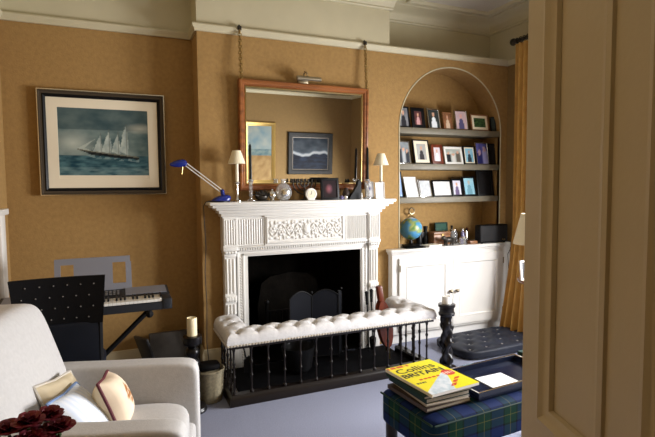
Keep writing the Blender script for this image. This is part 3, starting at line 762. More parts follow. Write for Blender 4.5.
for sx in (-1, 1):
    for sy in (-1, 1):
        mb = MB(); mb.tube([(sx * .036, sy * .014, .045), (sx * .04, sy * .015, .02), (sx * .038, sy * .015, 0)], [.012, .008, .008], 8); mb.build('leg', 'bronze', an)
gf = photo_frame(3.0, CT, .15, .205, 4.03, .12, 0, 'green', .012, pic_pale(rgb(46, 84, 70), 4), 'dark green picture frame behind the wooden box on the cupboard', 0, group='frames on the cupboard')
def bottle(nm, lab, x, y, prof, m, capm, cr, cz0, ch, cat):
    t = thing(nm, lab, cat, (x, y, CT)); m_ = MB(); m_.lathe(prof, n=18); m_.build('body', m, t)
    m_ = MB(); m_.cyl((0, 0, cz0), (0, 0, cz0 + ch), cr, n=14); m_.build('stopper', capm, t); return t
bottle('glass_jar', 'clear glass jar with silver lid right of the wooden box', 3.065, 3.95, [(.036, 0), (.042, .01), (.042, .10), (.03, .118), (.03, .125)], 'glass', 'silver', .033, .126, .014, 'jar')
bottle('glass_pot', 'low clear glass pot in front of the glass jar', 3.10, 3.85, [(.03, 0), (.036, .01), (.034, .055), (.026, .06)], 'glass', 'silver', .027, .061, .012, 'jar')
bottle('purple_bottle', 'slim violet-grey bottle, left one of the pair beside the speaker', 3.165, 3.93, [(.016, 0), (.018, .006), (.018, .10), (.009, .115), (.009, .125)], 'purple', 'silver', .011, .126, .016, 'bottle')
bottle('pale_bottle', 'slim pale grey bottle, right one of the pair beside the speaker', 3.21, 3.93, [(.018, 0), (.02, .006), (.02, .10), (.01, .115), (.01, .122)], 'silver', 'blackp', .012, .123, .016, 'bottle')
bottle('dark_bottle', 'small dark bottle standing behind the clear glass jar', 3.11, 4.03, [(.02, 0), (.024, .006), (.024, .10), (.01, .13), (.01, .15)], 'bronze', 'blackp', .012, .151, .018, 'bottle')
t = stick_figure('wooden_figure', 'small red-brown carved figure left of the black speaker', 3.275, 4.0, .145, 'leather', 'figurine', .034)
o = MB().rbox(-.045, .045, -.03, .03, 0, .03, .004).build('small_box', 'boxwood'); o.location = (3.20, 3.83, CT); tag(o, 'small flat tan box in front of the slim bottles', 'box')
sp = thing('black_speaker', 'wide black speaker at the right end of the cupboard top', 'speaker', (3.425, 3.812, CT), 0)
mb = MB(); mb.rbox(-.175, .175, -.04, .044, 0.006, .182, .012, 3); mb.build('cabinet', 'blackp', sp)
mb = MB(); mb.rbox(-.165, .165, -.044, -.036, .02, .172, .004); mb.build('grille', 'grid', sp)
for x in (-.14, .14):
    for y in (-.025, .03): mb = MB(); mb.cyl((x, y, 0), (x, y, .008), .01, n=8); mb.build('foot', 'blackm', sp)
mb = MB(); mb.cyl((.10, -.05, .035), (.10, -.04, .035), .008, n=10); mb.cyl((.125, -.05, .035), (.125, -.04, .035), .008, n=10); mb.build('controls', 'chrome', sp)
mb = MB(); mb.tube([(.172, .02, .06), (.19, .01, .03), (.195, -.02, .008), (.197, -.062, .004), (.198, -.064, -.05), (.165, -.052, -.12), (.185, -.05, -.3), (.165, -.05, -.5), (.18, -.05, -.75), (.17, -.09, -.868)], .0035, 6); mb.build('power_cable', 'flex', sp)

# ------------------------------------------------------------------ sailing ship print
def ship(u, v):
    hz = .30
    if v > hz:
        n = fbm(u * 3.4 + 1, v * 5, 1) + .35 * fbm(u * 11, v * 13, 4)
        c = mixc(rgb(64, 88, 92), rgb(124, 140, 136), .45 + .7 * n)
        if v > .68: c = mixc(c, rgb(48, 68, 74), .6)
        d = math.hypot((u - .16) * 1.0, (v - .48) * 1.3); c = mixc(c, rgb(190, 198, 188), max(0, .9 - d * 3.4))
        d = math.hypot((u - .90), (v - .72) * 2.2); c = mixc(c, rgb(180, 182, 168), max(0, .8 - d * 4))
    else:
        n = fbm(u * 9, v * 22, 5)
        c = mixc(rgb(26, 62, 76), rgb(88, 124, 130), .35 + .6 * n)
        if v < .12: c = mixc(c, rgb(120, 146, 146), .35 + .5 * fbm(u * 8, v * 30, 9))
    # hull
    t = (u - .20) / .68
    wob = .012 * nz(u * 22, v * 22, 4)
    def tri(a, b, c_):
        (x1, y1), (x2, y2), (x3, y3) = a, b, c_
        d = (y2 - y3) * (x1 - x3) + (x3 - x2) * (y1 - y3); uu, vv = u + wob, v + wob
        l1 = ((y2 - y3) * (uu - x3) + (x3 - x2) * (vv - y3)) / d; l2 = ((y3 - y1) * (uu - x3) + (x1 - x3) * (vv - y3)) / d
        return l1 >= 0 and l2 >= 0 and l1 + l2 <= 1
    for k, (x, h, w) in enumerate(((.44, .60, .07), (.535, .66, .07), (.635, .63, .065), (.725, .75, .06))):
        for q in (((x - w, .36), (x + .012, h), (x + .03, .31)), ((x - w, .36), (x - .03, h * .82), (x + .012, h)), ((x + .03, .31), (x + .012, h), (x + .035, h * .7))):
            if tri(*q): c = mixc(rgb(190, 200, 192), rgb(118, 136, 138), .35 + 3.2 * (u - x + .03) + .5 * fbm(u * 14, v * 10, 3))
        if abs(u - x - .018) < .005 and .3 < v < h + .04: c = mixc(c, rgb(96, 100, 94), .7)
    if tri((.20, .40), (.40, .55), (.36, .35)) and not tri((.27, .40), (.40, .55), (.36, .37)): c = mixc(c, rgb(186, 196, 188), .6)
    if 0 < t < 1:
        top = .395 - .115 * t ** .8; bot = top - .062 * min(1, t * 4) * (1 - .35 * t)
        if bot + wob < v < top: c = mixc(rgb(18, 24, 28), rgb(52, 60, 60), max(0, nz(u * 14, v * 14)))
        if abs(v - top) < .008: c = rgb(112, 112, 98)
        if bot - .035 < v < bot and nz(u * 20, v * 30, 8) > .0: c = mixc(c, rgb(150, 170, 168), .5)
    return c
sh = thing('sailing_picture', 'framed print of a sailing ship on the left alcove wall', 'picture', (-.057, AY - .001, 1.40), 0)
FY = AY - .04
mb = MB(); mb.frame(-.492, .374, 1.402, 2.168, [(0, AY - .002), (0, FY + .004), (.003, FY), (.012, FY), (.016, FY + .006), (.030, FY + .010), (.030, AY - .002)]); part('outer_frame', mb, 'frameouter', sh)
mb = MB(); mb.frame(-.462, .344, 1.432, 2.138, [(0, AY - .004), (0, FY + .008), (.008, FY + .004), (.018, FY + .012), (.022, FY + .016), (.022, AY - .004)]); part('inner_frame', mb, 'blackp', sh)
mb = MB(); mb.frame(-.494, .376, 1.40, 2.170, [(0, FY + .03), (-.003, FY + .002), (.0, FY - .003), (.006, FY - .003), (.007, FY + .03)]); part('silver_edge', mb, 'silver', sh)
mb = MB(); mb.frame(-.442, .324, 1.452, 2.118, [(0, FY + .024), (0, FY + .020), (.072, FY + .020), (.074, FY + .024)]); part('mount', mb, 'mount', sh)
mb = painted(-.375, .258, 1.548, 2.046, FY + .0225, 120, 96, ship); part('print', mb, 'print', sh)
mb = MB(); mb.box(-.44, .322, FY + .0236, FY + .0262, 1.455, 2.115); part('mount_sheet', mb, 'mount', sh)
mb = MB(); mb.box(-.47, .35, FY + .027, AY - .002, 1.42, 2.15); part('back_board', mb, 'blackm', sh)

# ------------------------------------------------------------------ mirror, chains, picture light
TL = math.radians(2.0)
mi = thing('mantel_mirror', 'large mirror in a red pine frame hung above the mantelpiece', 'mirror', (1.470, BY - .022, 1.420), 0, rx=TL)
MW, MH = 1.134 / 2, .868
mb = MB(); mb.frame(-MW, MW, 0, MH, [(0, .02), (0, -.02), (.006, -.028), (.018, -.03), (.024, -.022), (.036, -.020), (.044, -.012), (.049, -.006), (.052, -.006), (.052, .02)]); mb.build('frame', 'pine', mi, ang=30)
mb = MB(); mb.frame(-MW + .049, MW - .049, .049, MH - .049, [(0, -.004), (.003, -.010), (.009, -.010), (.012, -.002), (0, .004)]); mb.build('beaded_slip', 'brass', mi)
a = MB(); w_ = MW - .054; h0, h1 = .054, MH - .054; bv = .022
a.add([(-w_, .001, h0), (w_, .001, h0), (w_, .001, h1), (-w_, .001, h1)], [(0, 1, 2, 3)]); a.build('mirror_glass', 'mirror', mi)
a = MB(); a.box(-MW + .03, MW - .03, .006, .018, .03, MH - .03); a.build('back_board', 'boxwood', mi)
def chain(nm, lab, x):
    zt, zb = 2.66, 2.268
    yt, yb = BY - .042, BY - .066
    t = thing(nm, lab, 'chain', (x, yb, zb), 0, 'mirror chains')
    m_ = MB(); n = 17
    for i in range(n):
        f = (i + .5) / n; c = Vector((x, yb + (yt - yb) * f, zb + (zt - zb) * f)); L_ = (zt - zb) / n * .68
        pts = []
        for k in range(12):
            a_ = 2 * PI * k / 12; p, q = .013 * math.cos(a_), L_ * math.sin(a_)
            pts.append((c.x + (p if i % 2 else 0), c.y + (0 if i % 2 else p), c.z + q))
        m_.tube(pts, .0042, 6, True)
    part('links', m_, 'brass', t)
    m_ = MB(); m_.tube([(x, BY - .012, RZ + .066), (x, BY - .03, RZ + .07), (x, BY - .042, RZ + .058), (x, BY - .045, RZ + .03), (x, yt, zt + .004)], .006, 8); m_.rbox(x - .016, x + .016, BY - .046, BY - .038, RZ + .03, RZ + .062, .003); part('rail_hook', m_, 'bronze', t)
chain('hanging_chain', 'brass chain with dark rail hook at the left top of the mirror', .925)
chain('hanging_chain', 'brass chain with dark rail hook at the right top of the mirror', 2.018)
pl = thing('picture_light', 'brass picture light fixed on the top edge of the mirror', 'lamp', (1.44, BY - .06, 2.285))
mb = MB(); mb.cyl((1.36, BY - .13, 2.315), (1.565, BY - .13, 2.315), .017, n=14); part('lamp_tube', mb, 'dbrass', pl)
mb = MB(); mb.tube([(1.44, BY - .07, 2.29), (1.44, BY - .075, 2.36), (1.44, BY - .10, 2.375), (1.445, BY - .125, 2.36), (1.45, BY - .13, 2.325)], .006, 8); part('arm', mb, 'dbrass', pl)
mb = MB(); mb.rbox(1.385, 1.475, BY - .085, BY - .058, 2.284, 2.345, .006); part('bracket', mb, 'dbrass', pl)

# ------------------------------------------------------------------ mantelpiece ornaments
MZ = 1.3385
def mantel_lamp(x, y, label):
    t = thing('mantel_lamp', label, 'lamp', (x, y, MZ), 0, 'shaded lamps on the mantelpiece')
    m_ = MB(); m_.lathe([(.036, 0), (.036, .006), (.018, .014), (.009, .03), (.007, .07), (.010, .09), (.007, .11), (.009, .135), (.022, .142), (.024, .15), (.014, .155)], n=16); m_.build('base', 'silver', t)
    m_ = MB(); m_.cyl((0, 0, .152), (0, 0, .30), .0125, n=12); m_.build('candle_tube', 'ivory', t)
    m_ = MB(); m_.lathe([(.066, .29), (.0665, .292), (.032, .39), (.031, .39), (.065, .29)], n=24); m_.build('lamp_shade', 'shade', t)
    m_ = MB(); m_.ball((0, 0, .318), .014, 10, (1, 1, 1.5)); m_.cyl((-.03, 0, .372), (.03, 0, .372), .0015, n=6); m_.build('bulb', 'waxw', t)
    return t
l1 = mantel_lamp(.862, 3.735, 'small cream-shaded lamp near the left end of the mantelpiece')
dup(l1, (2.125, 3.735, MZ), 'small cream-shaded lamp at the right end of the mantelpiece')
def glass_stick(x, y, label):
    t = thing('glass_candlestick', label, 'candlestick', (x, y, MZ), 0, 'glass candlesticks on the mantelpiece')
    m_ = MB(); m_.lathe([(.036, 0), (.036, .008), (.014, .018), (.010, .035), (.016, .05), (.010, .064), (.016, .08), (.010, .096), (.017, .112), (.010, .128), (.022, .15), (.024, .165), (.013, .166), (.013, .155)], n=16); m_.build('stem', 'glass', t)
    m_ = MB(); m_.lathe([(.024, .163), (.026, .166), (.024, .169), (.013, .169)], n=16); m_.build('drip_rim', 'silver', t)
    return t
g1 = glass_stick(.964, 3.72, 'clear glass candlestick left of the mirror foot, holding a dark candle')
dup(g1, (1.985, 3.72, MZ), 'clear glass candlestick beside the white cards, holding a dark candle')
for x, lb in ((.964, 'left'), (1.985, 'right')):
    o = MB().lathe([(.0115, 0), (.0115, .02), (.010, .27), (.006, .282), (.0015, .286), (.0015, .297)], n=14).build('taper_candle', 'waxd'); o.location = (x, 3.72, MZ + .156)
    tag(o, f'tall dark taper candle in the {lb} glass candlestick on the mantel', 'candle', 'dark taper candles')
bs = thing('bronze_shell', 'dark spiky bronze ornament left of the round glass decanter', 'ornament', (1.057, 3.745, MZ))
mb = MB(); mb.ball((0, 0, .035), .034, 12, (1.6, .9, 1)); rr = random.Random(5)
for k in range(26):
    a_ = rr.uniform(0, 2 * PI); e = rr.uniform(.1, 1.3); d = Vector((math.cos(a_) * math.cos(e) * 1.5, math.sin(a_) * math.cos(e), math.sin(e)))
    mb.cyl(tuple(d * .025 + Vector((0, 0, .035))), tuple(d * .055 + Vector((0, 0, .035))), .008, .002, 6)
mb.build('body', 'bronze', bs)
mb = MB(); mb.rbox(-.05, .05, -.03, .03, 0, .008, .003); mb.build('foot', 'bronze', bs)
sv = thing('silver_pot', 'small silver lidded pot just left of the round decanter', 'pot', (1.140, 3.735, MZ))
mb = MB(); mb.lathe([(.016, 0), (.02, .004), (.012, .012), (.028, .03), (.031, .045), (.026, .062)], n=18); mb.build('body', 'silver', sv)
mb = MB(); mb.lathe([(.027, .062), (.020, .074), (.006, .080), (.008, .090), (0, .094)], n=18); mb.build('lid', 'silver', sv)
dc = thing('glass_decanter', 'round flat glass decanter with short neck on the mantelpiece', 'decanter', (1.235, 3.735, MZ))
mb = MB(); mb.lathe([(.028, 0), (.030, .004), (.05, .018), (.066, .045), (.070, .07), (.062, .10), (.042, .125), (.02, .138), (.017, .155), (.026, .172), (.024, .172), (.014, .156), (.016, .138), (.04, .12), (.058, .098), (.065, .07), (.06, .045), (.04, .015), (0, .01)], n=28, fn=None)
mb.v = [(p[0], p[1] * .55, p[2]) for p in mb.v]; mb.build('body', 'glass', dc)
mb = MB(); mb.T = Matrix.Translation((0, -.040, .068)) @ Matrix.Rotation(PI / 2, 4, 'X'); mb.lathe([(.032, 0), (.034, .003), (.028, .006), (0, .007)], n=20); mb.build('medallion', 'silver', dc)
ck = thing('white_clock', 'small round white clock on the middle of the mantelpiece', 'clock', (1.46, 3.71, MZ))
def disc(r, y0, y1, z):
    m_ = MB(); m_.T = Matrix.Translation((0, y0, z)) @ Matrix.Rotation(PI / 2, 4, 'X'); h = y0 - y1
    m_.lathe([(r * .9, 0), (r, .004), (r, h - .004), (r * .92, h), (0, h)], n=28); return m_
disc(.048, .012, -.012, .050).build('case', 'waxw', ck); disc(.034, -.0115, -.0135, .050).build('dial', 'ivory', ck)
mb = MB(); mb.box(-.0015, .0015, -.0155, -.014, .05, .072); mb.box(-.016, 0, -.0155, -.014, .0485, .0515); mb.build('hands', 'blackp', ck)
mb = MB(); mb.rbox(-.03, .03, -.014, .02, 0, .012, .003); mb.build('foot', 'waxw', ck)
cd = thing('candelabra', 'dark seven-branched candelabra behind the white clock', 'candelabra', (1.425, 3.765, MZ))
mb = MB(); mb.lathe([(.035, 0), (.035, .006), (.012, .016), (.006, .04), (.009, .07), (.006, .09), (.006, .165)], n=14); mb.build('stem', 'bronze', cd)
for k in (1, 2, 3):
    mb = MB(); R_ = .033 * k; mb.tube([(R_ * math.cos(PI + PI * i / 16), 0, .165 + min(.125, R_ * 1.1) * math.sin(PI + PI * i / 16)) for i in range(17)], .006, 8); mb.build('branch', 'bronze', cd)
for k in range(-3, 4):
    mb = MB(); mb.lathe([(.005, 0), (.013, .008), (.013, .014), (.008, .016), (.008, .04)], k * .033, 0, .162, 10); mb.build('candle_cup', 'bronze', cd)
cd.scale = (1, 1, .86)
photo_frame(1.63, MZ, .165, .182, 3.70, .10, .02, 'blackp', .022, lambda u, v: mixc(rgb(30, 14, 18), mixc(rgb(176, 90, 84), rgb(120, 96, 120), u), max(0, .9 - math.hypot((u - .45) * 1.6, (v - .5) * 1.4) * 2)), 'black photo frame with dark red picture right of the white clock', 0, group='frames on the mantelpiece')
for i, (x, m, lb) in enumerate(((1.735, 'purple', 'tiny violet glass bead pot beside the black photo frame'), (1.775, 'silver', 'tiny silver thimble pot left of the black cat figure'))):
    o = MB().lathe([(.014, 0), (.018, .006), (.019, .022), (.012, .032), (0, .036)], n=14).build('trinket_pot', m); o.location = (x, 3.715, MZ); tag(o, lb, 'trinket')
sn = thing('brown_vase', 'small round brown vase between the trinkets and the cat figure', 'vase', (1.80, 3.755, MZ))
mb = MB(); mb.lathe([(.02, 0), (.03, .02), (.034, .045), (.026, .07), (.014, .08), (.018, .095), (.012, .095)], n=18); mb.build('body', 'brownc', sn)
ct = thing('black_cat_figure', 'black sitting cat figure near the right end of the mantelpiece', 'figurine', (1.865, 3.725, MZ))
mb = MB(); mb.prism([(-.062, 0), (.052, 0), (.054, .05), (.05, .11), (.052, .15), (.044, .168), (.036, .155), (.022, .15), (.018, .12), (-.01, .075), (-.045, .03)], -.022, .022)
mb.build('body', 'blackp', ct)
mb = MB(); mb.ball((.036, 0, .138), .024, 12, (1, .9, .9)); mb.cyl((.026, -.008, .152), (.022, -.009, .172), .007, .001, 6); mb.cyl((.046, -.008, .152), (.050, -.009, .172), .007, .001, 6); mb.build('head', 'blackp', ct)
o = MB().lathe([(.010, 0), (.011, .004), (.005, .014), (.008, .03), (.004, .04), (.007, .048), (0, .054)], n=12).build('white_figurine', 'waxw'); o.location = (1.905, 3.675, MZ); tag(o, 'tiny white figurine at the front of the shelf by the cat', 'figurine')
photo_frame(2.035, MZ, .085, .15, 3.765, .10, .05, 'waxw', .008, lambda u, v: mixc(rgb(236, 236, 240), rgb(70, 80, 130), 1.2 - math.hypot((u - .5) * 2, (v - .62) * 4) * 1.6), 'white framed card with a blue mark behind the right glass candlestick', 0, group='frames on the mantelpiece')
photo_frame(2.085, MZ, .085, .142, 3.672, .12, -.1, 'waxw', .006, pic_pale(rgb(240, 240, 242), 5), 'blank white card leaning in front of the right mantel lamp', 0, group='frames on the mantelpiece')

# blue desk lamp
dl = thing('desk_lamp', 'blue desk lamp with long thin arm at the left end of the mantelpiece', 'lamp', (.725, 3.735, MZ))
mb = MB(); mb.sbox(0, 0, 0, .145, .105, .11, 3, 12, lambda p, q: (p[0] + (.03 if q[2] > 0 else 0) * q[2], p[1], max(0, p[2]) * (1 - .25 * max(0, -q[0]) ) )); mb.cyl((.03, 0, .04), (.02, 0, .082), .018, .014, 12); mb.build('base', 'bluep', dl)
mb = MB(); mb.lathe([(.075, -.0), (.075, .006), (.07, .008)], n=24); mb.build('base_rim', 'blackp', dl)
pa, pb_ = Vector((.025, 0, .075)), Vector((-.245, 0, .285))
mb = MB(); off = Vector((.006, 0, .008))
mb.cyl(tuple(pa + off), tuple(pb_ + off), .0042, n=8); mb.cyl(tuple(pa - off), tuple(pb_ - off), .0042, n=8); mb.build('arm', 'lightmetal', dl)
mb = MB(); mb.ball(tuple(pb_), .016, 12); mb.ball((.022, 0, .08), .017, 12); mb.build('joints', 'bluep', dl)
mb = MB(); mb.T = Matrix.Translation(pb_ + Vector((0, 0, .008))) @ Matrix.Rotation(math.radians(-90 - 8), 4, 'Y')
mb.lathe([(.012, -.01), (.024, 0), (.028, .02), (.027, .05), (.021, .08), (.011, .105), (.0, .112)], n=18); mb.v = [(p[0], p[1], p[2]) for p in mb.v]; mb.build('lamp_head', 'bluep', dl)
mb = MB(); mb.cyl(tuple(pb_ + Vector((-.018, 0, -.02))), tuple(pb_ + Vector((-.025, 0, -.075))), .004, n=8); mb.build('handle', 'brass', dl)
mb = MB(); mb.tube([(-.05, .05, .01), (-.09, .07, .0), (-.105, .095, -.03), (-.10, .105, -.15), (-.092, .108, -.35), (-.104, .106, -.55), (-.096, .106, -.8), (-.105, .10, -1.1), (-.09, .09, -1.318)], .0035, 6); mb.build('flex', 'flex', dl)

# ------------------------------------------------------------------ pictures on the door wall (seen in the mirror)
def seascape(u, v):
    if v > .58: return mixc(rgb(150, 158, 152), rgb(112, 136, 146), .5 + .8 * fbm(u * 3, v * 5, 2))
    if v > .46: return mixc(rgb(76, 104, 112), rgb(120, 136, 132), .5 + fbm(u * 6, v * 20, 3))
    return mixc(rgb(136, 106, 66), rgb(164, 138, 94), .5 + .8 * fbm(u * 4 + v * 3, v * 8, 4))
def storm(u, v):
    d = v - (.50 + .05 * math.sin(u * 7) + .05 * nz(u * 6, 1))
    if d > .06: return mixc(rgb(26, 34, 44), rgb(70, 78, 86), .4 + .7 * fbm(u * 3, v * 4, 6) + max(0, .5 - d * 2.4))
    if d > -.05: return mixc(rgb(170, 174, 176), rgb(60, 74, 90), abs(d) * 16)
    return mixc(rgb(6, 12, 26), rgb(28, 40, 60), .35 + .7 * fbm(u * 5, v * 14, 7))
bp = thing('coast_picture', 'gilt-framed coastal painting reflected at the left of the mirror', 'picture', (2.10, WB, 1.22), 0)
def back_picture(t, x0, x1, z0, z1, fm, b, fn, inner):
    # hangs on the door wall and faces +y
    m_ = MB(); m_.frame(x0, x1, z0, z1, [(0, WB + .001), (0, WB + .03), (.008, WB + .04), (b * .5, WB + .034), (b * .8, WB + .028), (b, WB + .018), (b, WB + .001)]); part('frame', m_, fm, t)
    m_ = MB(); m_.frame(x0 + b - .002, x1 - b + .002, z0 + b - .002, z1 - b + .002, [(0, WB + .012), (0, WB + .022), (.012, WB + .018), (.012, WB + .012)]); part('slip', m_, inner, t)
    m_ = painted(x0 + b, x1 - b, z0 + b, z1 - b, WB + .014, 60, 60, lambda u, v: fn(1 - u, v)); part('canvas', m_, 'print', t)
back_picture(bp, 1.83, 2.33, 1.245, 2.195, 'gilt', .05, seascape, 'gilt')
sp2 = thing('storm_picture', 'dark-framed stormy sea painting reflected in the middle of the mirror', 'picture', (2.93, WB, 1.33), 0)
back_picture(sp2, 2.54, 3.31, 1.395, 2.06, 'darkframe', .075, storm, 'frameouter')

# ------------------------------------------------------------------ candle stands beside the fender
def stand_rings(n=24):
    pr = [(.082, 0), (.085, .012), (.078, .03), (.05, .045), (.036, .06)]
    z = .06
    for k in range(5):
        pr += [(.030, z + .008), (.044, z + .03), (.046, z + .045), (.040, z + .06), (.030, z + .07)]; z += .072
    pr += [(.036, z + .01), (.058, z + .025), (.062, z + .05), (.060, z + .075), (.046, z + .078)]
    return pr
ca = thing('candle_stand', 'black ring-turned floor candle stand between the armchair and the fender', 'candle stand', (.425, 3.20, 0))
mb = MB(); pr = stand_rings(); mb.lathe([(r, z) for r, z in pr if z < .06], n=24); mb.build('foot', 'ebony', ca)
mb = MB(); mb.lathe([(.036, .052)] + [(r, z) for r, z in pr if .06 <= z < .425], n=24); mb.build('turned_stem', 'ebony', ca)
mb = MB(); mb.lathe([(.030, .42)] + [(r, z) for r, z in pr if z >= .425], n=24); mb.build('cup', 'ebony', ca)
ctop = max(z for r, z in pr)
o = MB().lathe([(.032, 0), (.032, .11), (.030, .115), (.022, .108), (0, .104)], n=20).build('pillar_candle', 'wax'); o.location = (.425, 3.20, ctop + .001); tag(o, 'cream pillar candle on the left black candle stand', 'candle')
cb = thing('candle_stand', 'black twist-carved candle stand at the right end of the fender', 'candle stand', (2.338, 3.085, 0))
mb = MB(); mb.lathe([(.085, 0), (.088, .014), (.078, .032), (.05, .045), (.04, .06)], n=24); mb.build('foot', 'ebony', cb)
mb = MB(); n = 60
def tw(r, z, t): return r + .011 * math.cos(3 * t - z * 34) + .004 * math.cos(5 * t + z * 60)
mb.lathe([(.040 + .004 * math.sin(i / n * 18), .058 + i / n * .375) for i in range(n + 1)], n=30, fn=tw); mb.build('twisted_stem', 'ebony', cb, ang=60)
mb = MB(); mb.lathe([(.036, .43), (.060, .442), (.064, .46), (.056, .47), (.056, .50), (.066, .51), (.066, .53), (.05, .532)], n=24); mb.build('cup', 'ebony', cb)
o = MB().lathe([(.036, 0), (.036, .05), (.034, .056), (.02, .05), (0, .048)], n=20).build('pillar_candle', 'waxw'); o.location = (2.338, 3.085, .533); tag(o, 'short white pillar candle on the twisted black stand', 'candle')

# wicker basket
bk = thing('wicker_basket', 'small round wicker basket on the carpet left of the fender', 'basket', (.545, 3.33, 0))
mb = MB(); rows = 22; prof = [(.085 + .015 * (j / rows), .21 * j / rows) for j in range(rows + 1)]
def weave(r, z, t):
    j = round(z / .21 * rows); return r + .005 * math.sin(20 * t + (PI if j % 2 else 0))
mb.lathe(prof, n=80, fn=weave); mb.build('woven_wall', 'wicker', bk, ang=80)
mb = MB(); mb.tube([(.101 * math.cos(2 * PI * i / 24), .101 * math.sin(2 * PI * i / 24), .212) for i in range(24)], .009, 8, True); mb.build('rim', 'wicker', bk)
kn = MB(); kn.sbox(0, 0, .022, .15, .12, .045, 4, 8); o = kn.build('dark_cloth_bundle', 'blackm'); o.location = (.545, 3.33, .214); tag(o, 'dark folded cloth lying on top of the wicker basket', 'cloth')

# ------------------------------------------------------------------ keyboard on its stand, chair
kb = thing('electric_keyboard', 'dark grey electric keyboard on a stand in the left alcove', 'keyboard', (-.17, 3.36, .70), 0)
kx0, kx1, ky0, ky1, kz0, kz1 = -.66, .305, 3.17, 3.50, .695, .765
mb = MB(); mb.add([(x, y, z) for x in (kx0, kx1) for (y, z) in ((ky0, kz0), (ky0, kz0 + .045), (ky0 + .02, kz0 + .05), (ky0 + .15, kz0 + .05), (ky0 + .16, kz1), (ky1, kz1 + .02), (ky1, kz0))],
           [tuple(range(7)), tuple(range(7, 14))[::-1]] + [(i, (i + 1) % 7, 7 + (i + 1) % 7, 7 + i) for i in range(7)])
part('keyboard_body', mb, 'dgrey', kb)
for x in (kx0, kx1 - .055):
    mb = MB(); mb.rbox(x, x + .055, ky0 - .004, ky0 + .16, kz0 + .002, kz0 + .066, .006); part('end_cheek', mb, 'dgrey', kb)
mb = MB(); nk = 36; w = (kx1 - kx0 - .12) / nk
for i in range(nk): x = kx0 + .06 + i * w; mb.rbox(x + .0006, x + w - .0006, ky0 + .004, ky0 + .152, kz0 + .05, kz0 + .066, .0012, 1)
part('white_keys', mb, 'keyw', kb)
mb = MB()
for i in range(nk):
    if i % 7 in (0, 1, 3, 4, 5): x = kx0 + .06 + (i + 1) * w; mb.rbox(x - .0055, x + .0055, ky0 + .058, ky0 + .152, kz0 + .066, kz0 + .080, .002, 1)
part('black_keys', mb, 'blackp', kb)
sl = lambda y: kz1 + (y - ky0 - .16) / .17 * .02 + .001
mb = MB(); x0_, x1_ = -.02, .02
def panel(xa, xb, ya, yb, m, nm, dz=.002):
    p_ = MB(); p_.add([(xa, ya, sl(ya)), (xb, ya, sl(ya)), (xb, yb, sl(yb)), (xa, yb, sl(yb)), (xa, ya, sl(ya) + dz), (xb, ya, sl(ya) + dz), (xb, yb, sl(yb) + dz), (xa, yb, sl(yb) + dz)],
           [(0, 1, 2, 3), (4, 5, 6, 7), (0, 1, 5, 4), (1, 2, 6, 5), (2, 3, 7, 6), (3, 0, 4, 7)]); return part(nm, p_, m, kb)
panel(-.16, .02, ky0 + .18, ky0 + .29, 'blackp', 'control_panel')
mb = MB()
for i in range(7):
    for j in range(3):
        y = ky0 + .20 + j * .032; mb.rbox(-.15 + i * .023, -.135 + i * .023, y, y + .014, sl(y) + .001, sl(y) + .007, .002, 1)
part('buttons', mb, 'studs', kb)
panel(.04, .29, ky0 + .175, ky1 - .01, 'grey', 'speaker_panel', .004); panel(-.64, -.18, ky0 + .175, ky1 - .01, 'grey', 'speaker_panel', .004)
# music rest with two cut-outs
mb = MB(); ry = ky1 - .012
def q(u, v):
    return (u, ry + .055 * v / .215, kz1 + .018 + v)
def rbar(u0, u1, v0, v1):
    a_ = [q(u0, v0), q(u1, v0), q(u1, v1), q(u0, v1)]; b_ = [(x, y + .012, z) for x, y, z in a_]
    mb.add(a_ + b_, [(0, 1, 2, 3), (4, 7, 6, 5), (0, 1, 5, 4), (1, 2, 6, 5), (2, 3, 7, 6), (3, 0, 4, 7)])
A_, B_ = -.372, .083
rbar(A_ + .03, B_, 0, .04); rbar(A_, B_ - .006, .175, .213)
rbar(A_, A_ + .035, .04, .175); rbar(A_ + .11, B_ - .115, .04, .175); rbar(B_ - .035, B_, .04, .175)
part('music_rest', mb, 'grey', kb)
ks = thing('keyboard_stand', 'black crossed-leg stand under the electric keyboard', 'stand', (-.17, 3.33, 0))
for y, dy in ((3.26, 0), (3.42, 0)):
    pass
def bar(a_, b_, nm):
    m_ = MB(); m_.cyl(a_, b_, .016, n=10); part(nm, m_, 'blackm', ks)
bar((.17, 3.27, .672), (-.52, 3.27, .02), 'cross_leg'); bar((-.52, 3.31, .672), (.17, 3.31, .02), 'cross_leg')
bar((.17, 3.17, .675), (.17, 3.46, .675), 'top_bar'); bar((-.52, 3.17, .675), (-.52, 3.46, .675), 'top_bar')
bar((.17, 3.13, .018), (.17, 3.50, .018), 'floor_bar'); bar((-.52, 3.13, .018), (-.52, 3.50, .018), 'floor_bar')
mb = MB(); mb.cyl((-.175, 3.24, .346), (-.175, 3.34, .346), .035, n=14); part('pivot', mb, 'blackm', ks)
for x in (.17, -.52): mb = MB(); mb.ball((x, 3.165, .675), .024, 8); part('end_cap', mb, 'blackm', ks)

